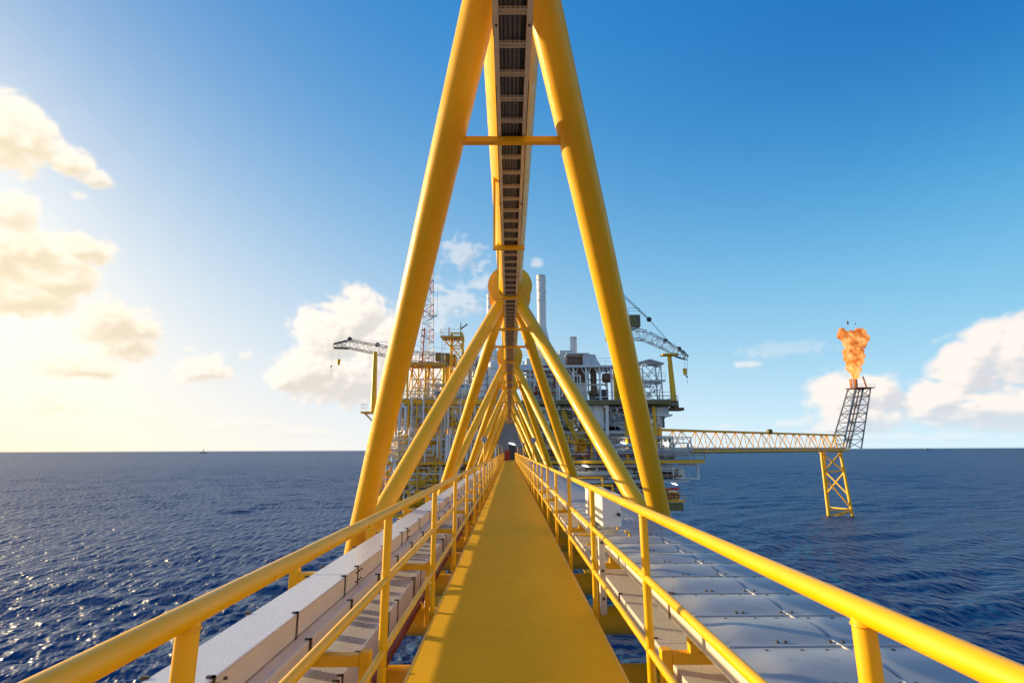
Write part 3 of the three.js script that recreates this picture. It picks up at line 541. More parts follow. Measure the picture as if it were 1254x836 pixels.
  vs.forEach(([x, y, o, r, L, m], i) => { const v = thing('process_vessel', `${m === 'yellowFar' ? 'yellow' : m === 'cream' ? 'cream' : 'white'} process vessel ${spot[i]}`, 'vessel', 'vessels on the process decks'); const z = ZP - rr(1.6, 3.4);
    const a = o === 'h' ? [x - L / 2, y, z] : [x, y - .6, z], b = o === 'h' ? [x + L / 2, y, z] : [x, y - .6 + L, z];
    mesh('shell', vesselShape(a, b, r), M[m], v); mesh('band', [.2, .5, .8].map(f => { const c = V(...a).lerp(V(...b), f), d = V(...b).sub(V(...a)).normalize().multiplyScalar(.05); return rod(c.clone().sub(d).toArray(), c.clone().add(d).toArray(), r * 1.025, 20); }), M.grey, v);
    mesh('nozzle', o === 'h' ? run([[x - L * .2, y + r * .9, z], [x - L * .2, y + r + .5, z], [x + L * .3, y + r + .5, z]], .12) : run([[x, y - .6 + L + r * .4, z], [x, y + L + r * .5 - .2, z], [x + r + .5, y + L + r * .5 - .2, z]], .12), M.white, v);
    mesh('saddle', o === 'h' ? [bx(x - L * .3 - .1, x - L * .3 + .1, y - r - .5, y - r * .6, z - r * .7, z + r * .7), bx(x + L * .3 - .1, x + L * .3 + .1, y - r - .5, y - r * .6, z - r * .7, z + r * .7)] : [rod([x, y - 1.3, z], [x, y - .6, z], r * .8, 12)], M.grey, v); settle(v); });
}
{ // frame tower on the top deck, left
  const t = thing('frame_tower', 'yellow braced steel frame standing on the top deck under the red mast', 'tower');
  const a = P(498, 490, 80), b = P(543, 446, 80); deckPart(t, a[0] - .5, b[0] + .4, a[1] + .2, -79.4, -84, M.yellowFar, 1.0);
  mesh('hopper', [(() => { const g = new THREE.CylinderGeometry(3.0, 1.4, 1.2, 4, 1, false, Math.PI / 4); g.scale(1, 1, .7); metric(g); return g.translate((a[0] + b[0]) / 2, a[1] - 1.4, -81.5); })()], M.yellowFar, t);
  frameTower(t, a[0], (a[0] + b[0]) / 2, a[1] + .2, b[1], -80, -83.5, 1, M.yellowFar, .16); frameTower(t, (a[0] + b[0]) / 2, b[0], a[1] + .2, b[1] + .003, -80.003, -83.503, 1, M.yellowFar, .158);
  deckPart(t, a[0] - .4, b[0] + .4, b[1] + .3, -79.6, -84, M.yellowFar, .4); mesh('guard_rail', guardRail([a[0] - .3, b[1] + .3, -79.5], [b[0] + .3, b[1] + .3, -79.5]), M.yellowFar, t); mesh('guard_rail', guardRail([a[0] - .3, a[1] + .2, -79.2], [b[0] + .3, a[1] + .2, -79.2]), M.white, t);
  for (let i = 0; i < 12; i++) mesh('pipe', pipeTour(a[0] + .3, b[0] - .3, a[1] + .3, a[1] + 3.4, -80.5, -83, rr(.07, .16)), M[pick(['white', 'cream', 'white'])], t);
  settle(t);
}
{ // red and white radio mast
  const t = thing('radio_mast', 'tall slim red and white lattice mast left of the bridge', 'mast');
  const a = P(523, 452, 90), top = P(527.5, 330, 90), w = 1.35, wt = .55, n = 8;
  for (let s = 0; s < n; s++) { const f0 = s / n, f1 = (s + 1) / n, ring = f => { const ww = mix(w, wt, f), cx = mix(a[0], top[0], f), y = mix(a[1], top[1], f); return [[cx - ww, y, -90 + ww], [cx + ww, y, -90 + ww], [cx, y, -90 - ww]]; }; const l = lattice(ring(f0), ring(f1), 2, .075, .045); mesh('mast_section', [...l.legs, ...l.lace], s % 2 ? M.white : M.red, t); }
  const d = P(534, 388, 90); mesh('aerial_arm', [rod([d[0] - 1.4, d[1], -89], [d[0] + .3, d[1], -89], .07, 6), rod([d[0] - 1.4, d[1] - 1, -89], [d[0] + .3, d[1], -89], .05, 6), rod([d[0] + .3, d[1] - .4, -89], [d[0] + .3, d[1] + 5.5, -89], .025, 5)], M.dark, t);
  mesh('feeder_pipe', rod([a[0] - .9, a[1] - .5, -89.4], [a[0] - .6, a[1] + 7.5, -89.4], .13, 8), M.red, t);
  for (const [dx, dz] of [[-1.3, 1.3], [1.3, 1.3], [0, -1.3]]) mesh('foot', rod([a[0] + dx, 9.2, -90 + dz], [a[0] + dx, a[1], -90 + dz], .15, 8), M.yellowFar, t); settle(t);
}
{ // yellow tower with a cantilever platform
  const t = thing('lookout_tower', 'yellow lattice tower with a jutting railed platform on top', 'tower');
  const a = P(551, 470, 88), b = P(566, 412, 88), c = P(540, 412, 88); frameTower(t, a[0], b[0], a[1], b[1] + .6, -88, -90.4, 4, M.yellowFar, .14);
  deckPart(t, c[0], b[0] + .2, b[1], -87.2, -91, M.yellowFar, .35); mesh('guard_rail', [...guardRail([c[0], b[1], -87.1], [b[0] + .2, b[1], -87.1]), ...guardRail([c[0], b[1], -91], [b[0] + .2, b[1], -91]), ...guardRail([c[0], b[1], -87.1], [c[0], b[1], -91])], M.yellowFar, t);
  mesh('knee_brace', [rod([c[0] + .4, b[1] - .3, -87.6], [a[0], b[1] - 1.9, -88], .09, 6), rod([c[0] + .4, b[1] - .3, -90.6], [a[0], b[1] - 1.9, -90.4], .09, 6)], M.yellowFar, t);
  mesh('horn', [rod([b[0] - .3, b[1], -88], [b[0] - .3, b[1] + 2.6, -88], .09, 6), rod([b[0] - .3, b[1] + 1.4, -88], [b[0] + .9, b[1] + 2.3, -88], .13, 8)], M.rusty, t); mesh('whistle', rod([c[0] + 1.4, b[1], -88], [c[0] + 1.4, b[1] + 1.7, -88], .1, 6), M.rusty, t);
  mesh('ladder', [rod([c[0] + .2, a[1] + 2, -88], [c[0] + .2, b[1], -88], .04, 5), rod([c[0] + .8, a[1] + 2, -88], [c[0] + .8, b[1], -88], .04, 5), ...Array.from({ length: 14 }, (_, i) => rod([c[0] + .2, a[1] + 2 + i * .38, -88], [c[0] + .8, a[1] + 2 + i * .38, -88], .03, 5))], M.white, t); settle(t);
}
// ---- exhaust stacks
function stack(px, pyTop, pyNeck, pyBase, wpx, Z, label, strakes, kink = true) {
  const t = thing('exhaust_stack', label, 'stack', 'exhaust stacks on the platform'); const top = P(px, pyTop, Z), neck = P(px, pyNeck, Z), base = P(px, pyBase, Z), r = wpx / 2 * Z / 640, x = top[0];
  mesh('barrel', [rod([x, neck[1], -Z], [x, top[1], -Z], r, 28)], M.white, t); mesh('cap_ring', [rod([x, top[1] - .35, -Z], [x, top[1] + .05, -Z], r * 1.06, 28)], M.cream, t);
  for (let i = 1; i < 6; i++) { const y = mix(neck[1], top[1], i / 6); mesh('joint_ring', rod([x, y - .05, -Z], [x, y + .05, -Z], r * 1.05, 28), M.white, t); }
  if (strakes) for (let k = 0; k < 3; k++) { const pts = []; const y0 = mix(neck[1], top[1], .46), y1 = top[1] - .4; for (let i = 0; i <= 30; i++) { const f = i / 30, a = k * 2.094 + f * 5.2; pts.push(V(x + Math.cos(a) * r * 1.05, mix(y0, y1, f), -Z + Math.sin(a) * r * 1.05)); } mesh('strake', new THREE.TubeGeometry(new THREE.CatmullRomCurve3(pts), 40, r * .075, 5), M.white, t); }
  if (kink) mesh('cone', [rod([x, base[1], -Z], [x, neck[1], -Z], r * 1.75, 28, r)], M.white, t); mesh('plinth', [rod([x, 9.2, -Z], [x, kink ? base[1] : neck[1], -Z], r * (kink ? 1.8 : 1.0), 24)], M.cream, t); settle(t);
}
stack(662.5, 338, 400, 419, 11.5, 92, 'tall white exhaust stack with spiral strakes right of the top chord', true);
stack(600.5, 361, 412, 424, 9, 104, 'tall white exhaust stack half hidden left of the top chord', true);
stack(702, 413, 432, 440, 8.5, 90, 'short plain white exhaust stack right of the tall one', false, false);
// ---- right side: closed grey modules
{
  const t = thing('utility_deck', 'shaded grey-blue decks with ribbed walls right of the bridge', 'platform deck');
  const X0 = 1.9, Z1 = -112, edgeR = P(845, 565, 84)[0], topR = P(812, 490, 82)[0], W = M.greyBlue;
  deckPart(t, X0, topR, 9.0, ZP - 1, Z1, M.olive, .7); deckPart(t, X0, topR - 2, 4.4, ZP - 2.4, Z1, W, .5); deckPart(t, X0, edgeR, 0, ZP - .5, Z1, M.yellowFar, .55); deckPart(t, X0, edgeR - 2.2, -2.9, ZP - 1.4, Z1, W, .5); deckPart(t, X0 + 1, edgeR - 6, -6.2, ZP - 2, Z1, W, .5);
  mesh('guard_rail', guardRail([X0, 9, ZP - .95], [topR, 9, ZP - .95]), M.olive, t); mesh('guard_rail', guardRail([X0, 0, ZP - .45], [edgeR, 0, ZP - .45]), M.red, t); mesh('guard_rail', guardRail([edgeR - .05, 0, ZP - .5], [edgeR - .05, 0, ZP - 20]), M.yellowFar, t); mesh('guard_rail', guardRail([X0, 4.4, ZP - 2.35], [topR - 2, 4.4, ZP - 2.35]), M.white, t); mesh('guard_rail', guardRail([X0, -2.9, ZP - 1.35], [edgeR - 2.3, -2.9, ZP - 1.35]), M.cream, t);
  for (const x of [2.3, 7.5, 13, 18.2, 22.6]) for (const z of [ZP - 2.5, ZP - 14]) mesh('column', rod([x, -6.3, z], [x, 8.4, z], .28, 12), x > 18 ? M.yellowFar : M.greyBlue, t);
  // ribbed wall panels
  const rib = (x0, x1, y0, y1, z, mat) => { for (let x = x0; x < x1 - .05; x += 1.15) { const e = Math.min(x1, x + 1.13), p = mesh('wall_panel', bx(x, e, y0, y1, z, z - .1), mat, t); for (let q = x + .14; q < e - .1; q += .28) mesh('rib', bx(q, q + .12, y0 + .05, y1 - .05, z + .075, z + .002), mat, p); } };
  rib(13.4, 22.2, .05, 3.85, ZP - 4.2, W); rib(2, 9.6, .05, 3.85, ZP - 7, M.cream); rib(9.7, 13.3, .05, 3.85, ZP - 5.6, M.grey); rib(11, 20.4, 4.45, 8.2, ZP - 6, W); rib(2.2, 10.8, 4.45, 8.2, ZP - 8, M.cream); rib(3, 20, -2.8, -.6, ZP - 9, M.cream); rib(6, 18, -6, -3.5, ZP - 6, M.cream);
  const dr = mesh('door', bx(15.1, 16.05, .06, 2.2, ZP - 4.08, ZP - 4.14), M.cream, t); mesh('door_handle', bx(15.9, 15.96, 1.0, 1.14, ZP - 4.03, ZP - 4.08), M.dark, dr);
  // tall ventilation pipes in front of the wall
  for (const [px, w] of [[724, .34], [729, .40], [733, .40], [737.5, .32]]) { const a = P(px, 492, 79), b = P(px, 525, 79); mesh('vent_duct', [rod([a[0], b[1], -79.6], [a[0], a[1], -79.6], w, 14), rod([a[0], a[1] + .001, -79.6], [a[0], a[1] + .12, -79.6], w * 1.15, 14)], M.white, t); }
  mesh('vent_duct', run([[P(739, 490, 79)[0], 8.0, -78.8], [P(743, 490, 79)[0], 8.0, -78.8], [P(743, 525, 79)[0], 3.6, -78.8]], .26, 12), M.white, t);
  for (const [px, py] of [[768, 520], [773, 519], [778, 520]]) { const a = P(px, py, 80); mesh('vent_duct', rod([a[0], a[1] - 1.8, -80.3], [a[0], a[1] + .6, -80.3], .42, 14), M.white, t); }
  clutter(t, [X0 + .3, 12, .1, 4.1, ZP - .7, ZP - 6.5], 54, 180, ['cream', 'white', 'greyBlue', 'yellowFar', 'rusty']); clutter(t, [X0 + .3, 11, 4.5, 8.4, ZP - 1.8, ZP - 7.6], 54, 160, ['cream', 'white', 'greyBlue', 'grey', 'olive']);
  clutter(t, [11, topR - .5, 4.5, 8.4, ZP - 2.8, ZP - 5.8], 34, 100, TINT.right); clutter(t, [12, edgeR - 1, .1, 3.6, ZP - 1.6, ZP - 4], 12, 60, ['greyBlue', 'white', 'grey', 'greyBlue']);
  clutter(t, [X0 + .5, edgeR - 3, -2.8, -.5, ZP - 1.8, ZP - 8.5], 50, 170, ['cream', 'white', 'rusty', 'grey', 'white', 'white']); clutter(t, [X0 + 2, edgeR - 7, -6, -3.3, ZP - 2.3, ZP - 5.6], 34, 110, ['cream', 'white', 'rusty', 'grey', 'dark']);
  for (let i = 0; i < 15; i++) { const x = rr(4, edgeR - 4), w = rr(.8, 2), y = pick([-2.85, -2.85, -6.15]); mesh('cabinet', bx(x, x + w, y, y + rr(.9, 1.7), ZP - 2, ZP - 3.2), M[pick(['white', 'cream', 'grey'])], t); }
  for (let i = 0; i < 9; i++) { const x = rr(10.5, topR - 2), w = rr(.9, 2.2); mesh('cabinet', bx(x, x + w, 4.45, 4.45 + rr(1, 2.2), ZP - 3, ZP - 4.4), M[pick(['white', 'greyBlue', 'cream'])], t); }
  // cantilevered corner of the top deck
  const c0 = P(795, 494, 80), c1 = P(829, 494, 80); deckPart(t, c0[0], c1[0], c0[1], -79.2, -86, M.olive, .5); mesh('hung_box', [bx(c0[0] + .3, c1[0] - 1.4, c0[1] - 1.7, c0[1] - .56, -79.8, -85)], M.greyBlue, t); mesh('corbel', [bx(c0[0] + .2, c1[0] - 1.0, c0[1] - 2.0, c0[1] - 1.72, -79.4, -85)], M.white, t); mesh('guard_rail', [...guardRail([c0[0], c0[1], -79.2], [c1[0], c0[1], -79.2]), ...guardRail([c1[0], c0[1], -79.2], [c1[0], c0[1], -86])], M.grey, t);
  const k = P(806, 520, 82); mesh('corner_column', rod([k[0], -.1, -82], [k[0], c0[1] - 1.7, -82], .55, 16), M.yellowFar, t);
  mesh('down_pipe', run([[edgeR - 3.5, -.8, -79], [edgeR - .6, -.8, -79], [edgeR - .6, -2.9, -79], [edgeR - 3.5, -2.9, -79]], .17, 10), M.white, t);
  settle(t);
}
{ // stair tower, right of the bridge
  const t = thing('stair_tower', 'yellow scaffold stair tower close to the bridge on the right', 'stairs');
  const a = P(704, 563, 77), b = P(725, 520, 77); frameTower(t, a[0], b[0], 0.02, b[1] + .8, -77.9, -79, 2, M.yellowFar, .075);
  stair(t, [b[0] - 1, .05, -78.4], [a[0] + .3, 2.4, -78.4], M.yellowFar); stair(t, [P(727, 545, 76.6)[0] - 2.2, 2.45, -77.4], [P(690, 520, 76.6)[0], 6.6, -77.4], M.yellowFar); mesh('landing', bx(a[0] - .4, b[0] + .4, 2.36, 2.44, -77, -79), M.yellowFar, t); mesh('landing_rail', guardRail([a[0] - .4, 2.44, -77], [b[0] + .4, 2.44, -77]), M.yellowFar, t); settle(t);
}
{ // turbine package on the top deck
  const t = thing('turbine_package', 'white steel frame carrying a turbine enclosure on the top deck, right of the bridge', 'machine');
  const x0 = P(684, 480, 81)[0], x1 = P(748, 480, 81)[0], y0 = 9.02, y1 = P(700, 449, 81)[1];
  const cols = [x0, x0 + (x1 - x0) * .28, x0 + (x1 - x0) * .52, x0 + (x1 - x0) * .78, x1]; for (const x of cols) for (const z of [-80, -84]) mesh('column', bx(x - .14, x + .14, y0, y1 - .3, z - .14, z + .14), M.white, t);
  mesh('upper_floor', [bx(x0 - .6, x1 + .6, y1 - .3, y1, -79.4, -85)], M.white, t); for (let i = 0; i < 4; i++) { mesh('brace', rod([cols[i], y1 - 1.6, -80], [mix(cols[i], cols[i + 1], .4), y1 - .3, -80], .09, 6), M.white, t); mesh('brace', rod([cols[i + 1], y1 - 1.6, -80], [mix(cols[i], cols[i + 1], .6), y1 - .3, -80], .09, 6), M.white, t); }
  mesh('guard_rail', guardRail([x0 + 4.6, y1, -79.5], [x1 + .5, y1, -79.5]), M.white, t);
  const e0 = P(694, 446, 82)[0], e1 = P(713, 446, 82)[0], e2 = P(731, 446, 82)[0]; mesh('intake_drum', [rod([e0, y1 + .95, -82.2], [e1, y1 + .95, -82.2], .95, 20)], M.rusty, t);
  mesh('enclosure', [bx(e1 + .003, e1 + 1.0, y1 + .003, y1 + 2.1, -81, -84), (() => { const s = new THREE.Shape([new THREE.Vector2(0, 0), new THREE.Vector2(2.0, 0), new THREE.Vector2(1.3, 1.2), new THREE.Vector2(1.0, 2.0), new THREE.Vector2(0, 2.1)]), g = new THREE.ExtrudeGeometry(s, { depth: 3, bevelEnabled: false }); return metric(g.translate(e1 + 1.004, y1 + .003, -84)); })()], M.greyBlue, t);
  mesh('roof_panel', [bx(e0 - .1, e1 + 1, y1 + 2.11, y1 + 2.25, -80.8, -84.2)], M.white, t);
  mesh('silencer', [bx(e0 + .6, e1 + .4, y1 - 2.6, y1 - .5, -80.6, -83)], M.rusty, t); mesh('tank', [bx(e0 - .2, e1 + .3, y0 + .1, y1 - 2.65, -80.5, -83.5)], M.cream, t); mesh('duct', [rod([e1 + 1.6, y0 + 1, -81], [e1 + 1.6, y1 - .4, -81], .5, 14), rod([e2 + .6, y1 - 1.9, -80.6], [e2 + 2.1, y1 - 1.9, -80.6], .75, 14)], M.rusty, t); mesh('skid', [bx(e2 - 1.2, x1 - .4, y0 + .1, y0 + 1.9, -81, -83.6)], M.dark, t);
  for (let i = 0; i < 14; i++) mesh('pipe', pipeTour(x0 + .4, x1 - .4, y0 + .2, y1 - .6, -80.2, -83, rr(.06, .15)), M[pick(['white', 'white', 'greyBlue', 'cream'])], t); settle(t);
}
{ // equipment heaped between the stacks
  const t = thing('heat_recovery_unit', 'white and grey heat recovery ducts at the foot of the tall stack', 'machine');
  const p = (a, b) => P(a, b, 88); mesh('duct', [bx(p(640, 0)[0], p(672, 0)[0], 9.1, p(0, 442)[1], -87, -93)], M.cream, t); mesh('filter_house', [bx(p(673, 0)[0], p(690, 0)[0], 9.1, p(0, 436)[1], -87.6, -92), bx(p(675, 0)[0], p(688, 0)[0], p(0, 436)[1] + .002, p(0, 431)[1], -88, -91)], M.greyBlue, t); mesh('guard_rail', guardRail([p(636, 0)[0], p(0, 442)[1], -87], [p(690, 0)[0], p(0, 442)[1], -87]), M.white, t);
  mesh('cross_duct', [rod([p(634, 0)[0], p(0, 455)[1], -86.4], [p(668, 0)[0], p(0, 455)[1], -86.4], .7, 16), rod([p(640, 0)[0], p(0, 470)[1], -86.2], [p(680, 0)[0], p(0, 470)[1], -86.2], .5, 16)], M.white, t); for (let i = 0; i < 22; i++) mesh('pipe', pipeTour(p(632, 0)[0], p(690, 0)[0], 9.2, p(0, 445)[1], -84, -86.6, rr(.07, .22)), M[pick(['white', 'cream', 'white', 'red', 'greyBlue'])], t); settle(t);
  const u = thing('waste_heat_duct', 'white round ducts and drums crowded left of the top chord', 'machine'); mesh('drum', vesselShape([p(608, 0)[0], 9.3, -88], [p(608, 0)[0], p(0, 436)[1], -88], 1.3), M.white, u); mesh('duct', [bx(p(578, 0)[0], p(600, 0)[0], 9.1, p(0, 448)[1], -88, -93)], M.cream, u); mesh('cross_duct', [rod([p(572, 0)[0], p(0, 452)[1], -86.6], [p(612, 0)[0], p(0, 452)[1], -86.6], .75, 16), rod([p(588, 0)[0], 9.2, -86.4], [p(588, 0)[0], p(0, 440)[1], -86.4], .6, 16)], M.white, u); for (let i = 0; i < 26; i++) mesh('pipe', pipeTour(p(570, 0)[0], p(618, 0)[0], 9.2, p(0, 438)[1], -84, -86.5, rr(.07, .2)), M[pick(['white', 'cream', 'white', 'grey'])], u); settle(u);
}
{ // white frame tower at the right end
  const t = thing('frame_tower', 'white steel frame with a small roof at the right end of the top deck', 'tower');
  const a = P(789, 490, 82), b = P(809, 444, 82); frameTower(t, a[0], b[0], 9.0, b[1], -82, -85, 2, M.white, .12); deckPart(t, a[0] - .6, b[0] + .5, P(0, 468, 82)[1], -81.6, -85.4, M.white, .3); mesh('guard_rail', guardRail([a[0] - .6, P(0, 468, 82)[1], -81.5], [b[0] + .5, P(0, 468, 82)[1], -81.5]), M.white, t);
  mesh('roof', [beam([a[0] - 1.0, b[1] - .1, -83.5], [(a[0] + b[0]) / 2 - .3, b[1] + .5, -83.5], .16, 4), beam([(a[0] + b[0]) / 2 - .3, b[1] + .5, -83.5], [b[0] + .5, b[1] - .2, -83.5], .16, 4)], M.white, t); for (let i = 0; i < 10; i++) mesh('pipe', pipeTour(a[0], b[0], 9.1, 12, -82.2, -84.5, rr(.05, .12)), M.white, t); settle(t);
}
// ---- cranes
function boomPart(t, pts, w0, w1, mat, name = 'boom') { // lattice boom along a bent centre line: four chords and lacing
  const secs = pts.length - 1; for (let s = 0; s < secs; s++) { const A = V(...pts[s]), B = V(...pts[s + 1]), d = B.clone().sub(A).normalize(), side = V(-d.z, 0, d.x).normalize(), up = side.clone().cross(d).normalize(); const ww = f => mix(w0, w1, f); const ring = (c, w) => [[1, 1], [1, -1], [-1, -1], [-1, 1]].map(([i, j]) => c.clone().addScaledVector(side, i * w * .5).addScaledVector(up, j * w * .5).toArray());
    const n = Math.max(2, Math.round(A.distanceTo(B) / 1.3)), l = lattice(ring(A, ww(s / secs)), ring(B, ww((s + 1) / secs)), n, .09, .045); const p = mesh(name, l.legs, mat, t); mesh('lacing', l.lace, mat, p); }
}
{
  const t = thing('pedestal_crane', 'crane with lattice boom resting to the right on a yellow post', 'crane', 'pedestal cranes');
  const Z = 88, b0 = P(765, 407, Z), b1 = P(790, 411, Z), b2 = P(815, 423, 84), b3 = P(832, 433, 82), b4 = P(840.5, 438, 81);
  boomPart(t, [b0, b1, b2, b3], 1.9, 1.2, M.white); boomPart(t, [b3, b4], 1.3, .7, M.dark, 'boom_tip');
  const c = P(776, 394, Z); mesh('cab', [rbx(c[0] - 1, c[0] + 1, c[1] - 1.1, c[1] + 1.1, -Z + 1, -Z - 1.2, .1)], M.olive, t); const cr = P(762, 400, Z); mesh('machine_house', [rbx(cr[0] - 2.6, cr[0] + 1.2, cr[1] - 2, cr[1] + .8, -Z + 1.6, -Z - 3, .1)], M.olive, t); mesh('cab_window', [bx(c[0] + .35, c[0] + .92, c[1] - .3, c[1] + .75, -Z + 1.006, -Z + 1.03)], M.wire, t);
  mesh('cab_rail', guardRail([c[0] - 1, c[1] + 1.1, -Z + .9], [c[0] + 1, c[1] + 1.1, -Z + .9], 1.2), M.grey, t); mesh('pedestal', rod([cr[0] - .8, 9.0, -Z - .8], [cr[0] - .8, cr[1] - 2, -Z - .8], 1.1, 20), M.yellowFar, t); mesh('gantry', [rod([cr[0] - 1.5, cr[1] + .8, -Z], [cr[0] - 1.2, P(0, 352, Z)[1], -Z], .13, 8), rod([cr[0] - 3, cr[1] + .8, -Z - 1], [cr[0] - 1.2, P(0, 352, Z)[1], -Z], .13, 8)], M.olive, t);
  const g = [cr[0] - 1.2, P(0, 352, Z)[1], -Z], k = P(795, 391, 86); mesh('pulley_block', ball(k, .45, 10, 8), M.dark, t); for (const o of [-.35, -.12, .12, .35]) mesh('hoist_rope', rod([g[0], g[1] + o, g[2]], [k[0], k[1] + o * .5, k[2]], .028, 4), M.wire, t); for (const o of [-.4, .4]) mesh('pendant_rope', rod([k[0], k[1] + o * .4, k[2]], [b3[0] - .6, b3[1] + .7 + o * .3, b3[2]], .03, 4), M.wire, t);
  const h = P(839, 455, 81), h2 = P(842, 470, 81); mesh('hook_rope', [rod([b4[0] - .2, b4[1], b4[2]], [h[0], h[1] + .5, h[2]], .022, 4)], M.wire, t); mesh('hook_block', [rod([h[0], h[1] - .55, h[2]], [h[0], h[1] + .5, h[2]], .26, 10, .34)], M.yellowFar, t); mesh('whip_line', [rod([b4[0] + .2, b4[1], b4[2]], h2, .02, 4), ball([h2[0], h2[1] + 1.2, h2[2]], .17, 8, 6)], M.wire, t); mesh('sheave', [b2, b3].map(q => rod([q[0], q[1] + .8, q[2] - .2], [q[0], q[1] + .8, q[2] + .2], .38, 12)), M.dark, t); settle(t);
  const r = thing('boom_rest', 'tapered yellow boom rest post on the right corner of the platform', 'post', 'crane boom rests'), ra = P(827.5, 499, 80.5), rb = P(819.5, 434, 82.5); mesh('post', rod([ra[0], ra[1], -81], [rb[0], rb[1] - .2, -82.4], .5, 16, .34), M.yellowFar, r); mesh('cradle', [bx(rb[0] - 1.3, rb[0] + 1.3, rb[1] - .22, rb[1] + .04, -81.6, -83.2)], M.yellowFar, r); mesh('foot', [rod([ra[0], ra[1] - .02, -81], [ra[0], ra[1] + 1.1, -81], .68, 14), bx(ra[0] - 1.2, ra[0] + 1.2, ra[1] - .45, ra[1] - .03, -80, -82.2)], M.rusty, r); settle(r);
}
{
  const t = thing('pedestal_crane', 'crane on the left with its long boom reaching out over the sea', 'crane', 'pedestal cranes');
  const Z = 92, b0 = P(548, 440, Z), b1 = P(500, 436, 90), b2 = P(462, 428, 86), b3 = P(428, 421.5, 84), b4 = P(408.5, 423.5, 83); boomPart(t, [b0, b1, b2, b3], 1.9, 1.3, M.cream); boomPart(t, [b3, b4], 1.4, .7, M.dark, 'boom_tip');
  mesh('machine_house', [rbx(b0[0] - 1.4, b0[0] + 1.6, b0[1] - 1.2, b0[1] + .8, -90.8, -94, .15), rod([b0[0] - 2, b0[1] + .2, -91], [b0[0] + .5, b0[1] + .2, -91], .8, 16)], M.olive, t); mesh('pedestal', rod([b0[0], 9.2, -92.4], [b0[0], b0[1] - 1.2, -92.4], 1.1, 18), M.yellowFar, t); mesh('sheave', [b2, b3].map(q => rod([q[0], q[1] + .9, q[2] - .2], [q[0], q[1] + .9, q[2] + .2], .36, 12)), M.dark, t); mesh('pendant_rope', rod([b3[0], b3[1] + 1, b3[2]], [b0[0], b0[1] + 2, b0[2]], .03, 4), M.wire, t);
  const h = P(414.5, 443, 83.4); mesh('hook_rope', rod([b4[0] + .9, b4[1] + .2, b4[2]], [h[0], h[1] + .4, h[2]], .022, 4), M.wire, t); mesh('hook_block', [rod([h[0], h[1] - .5, h[2]], [h[0], h[1] + .45, h[2]], .22, 10, .28)], M.yellowFar, t); const w = P(404, 466, 83); mesh('whip_line', [rod(b4, w, .02, 4), ball([w[0], w[1] + 2.4, w[2]], .15, 8, 6)], M.wire, t); settle(t);
  const r = thing('boom_rest', 'yellow boom rest post on a bracket at the left corner of the platform', 'post', 'crane boom rests'), ra = P(456, 504, 80.5), rb = P(459.5, 431, 83); mesh('post', rod([ra[0], ra[1], -81], [rb[0], rb[1], -83], .48, 16, .34), M.yellowFar, r); const l = P(443, 502, 80.5); mesh('platform', [bx(l[0], ra[0] + 2.4, ra[1] - .25, ra[1], -79.8, -82.4)], M.yellowFar, r); mesh('guard_rail', guardRail([l[0] + .05, ra[1], -79.9], [l[0] + .05, ra[1], -82.3]).concat(guardRail([l[0] + .05, ra[1], -79.9], [ra[0] - .7, ra[1], -79.9])), M.white, r); mesh('bracket', [beam([l[0] + .4, ra[1] - .25, -81], [ra[0] + 1.8, ra[1] - 3.2, -81], .25), beam([l[0] + 1.6, ra[1] - .25, -81.6], [ra[0] + 1.8, ra[1] - 2.2, -81.6], .2)], M.cream, r); settle(r);
}
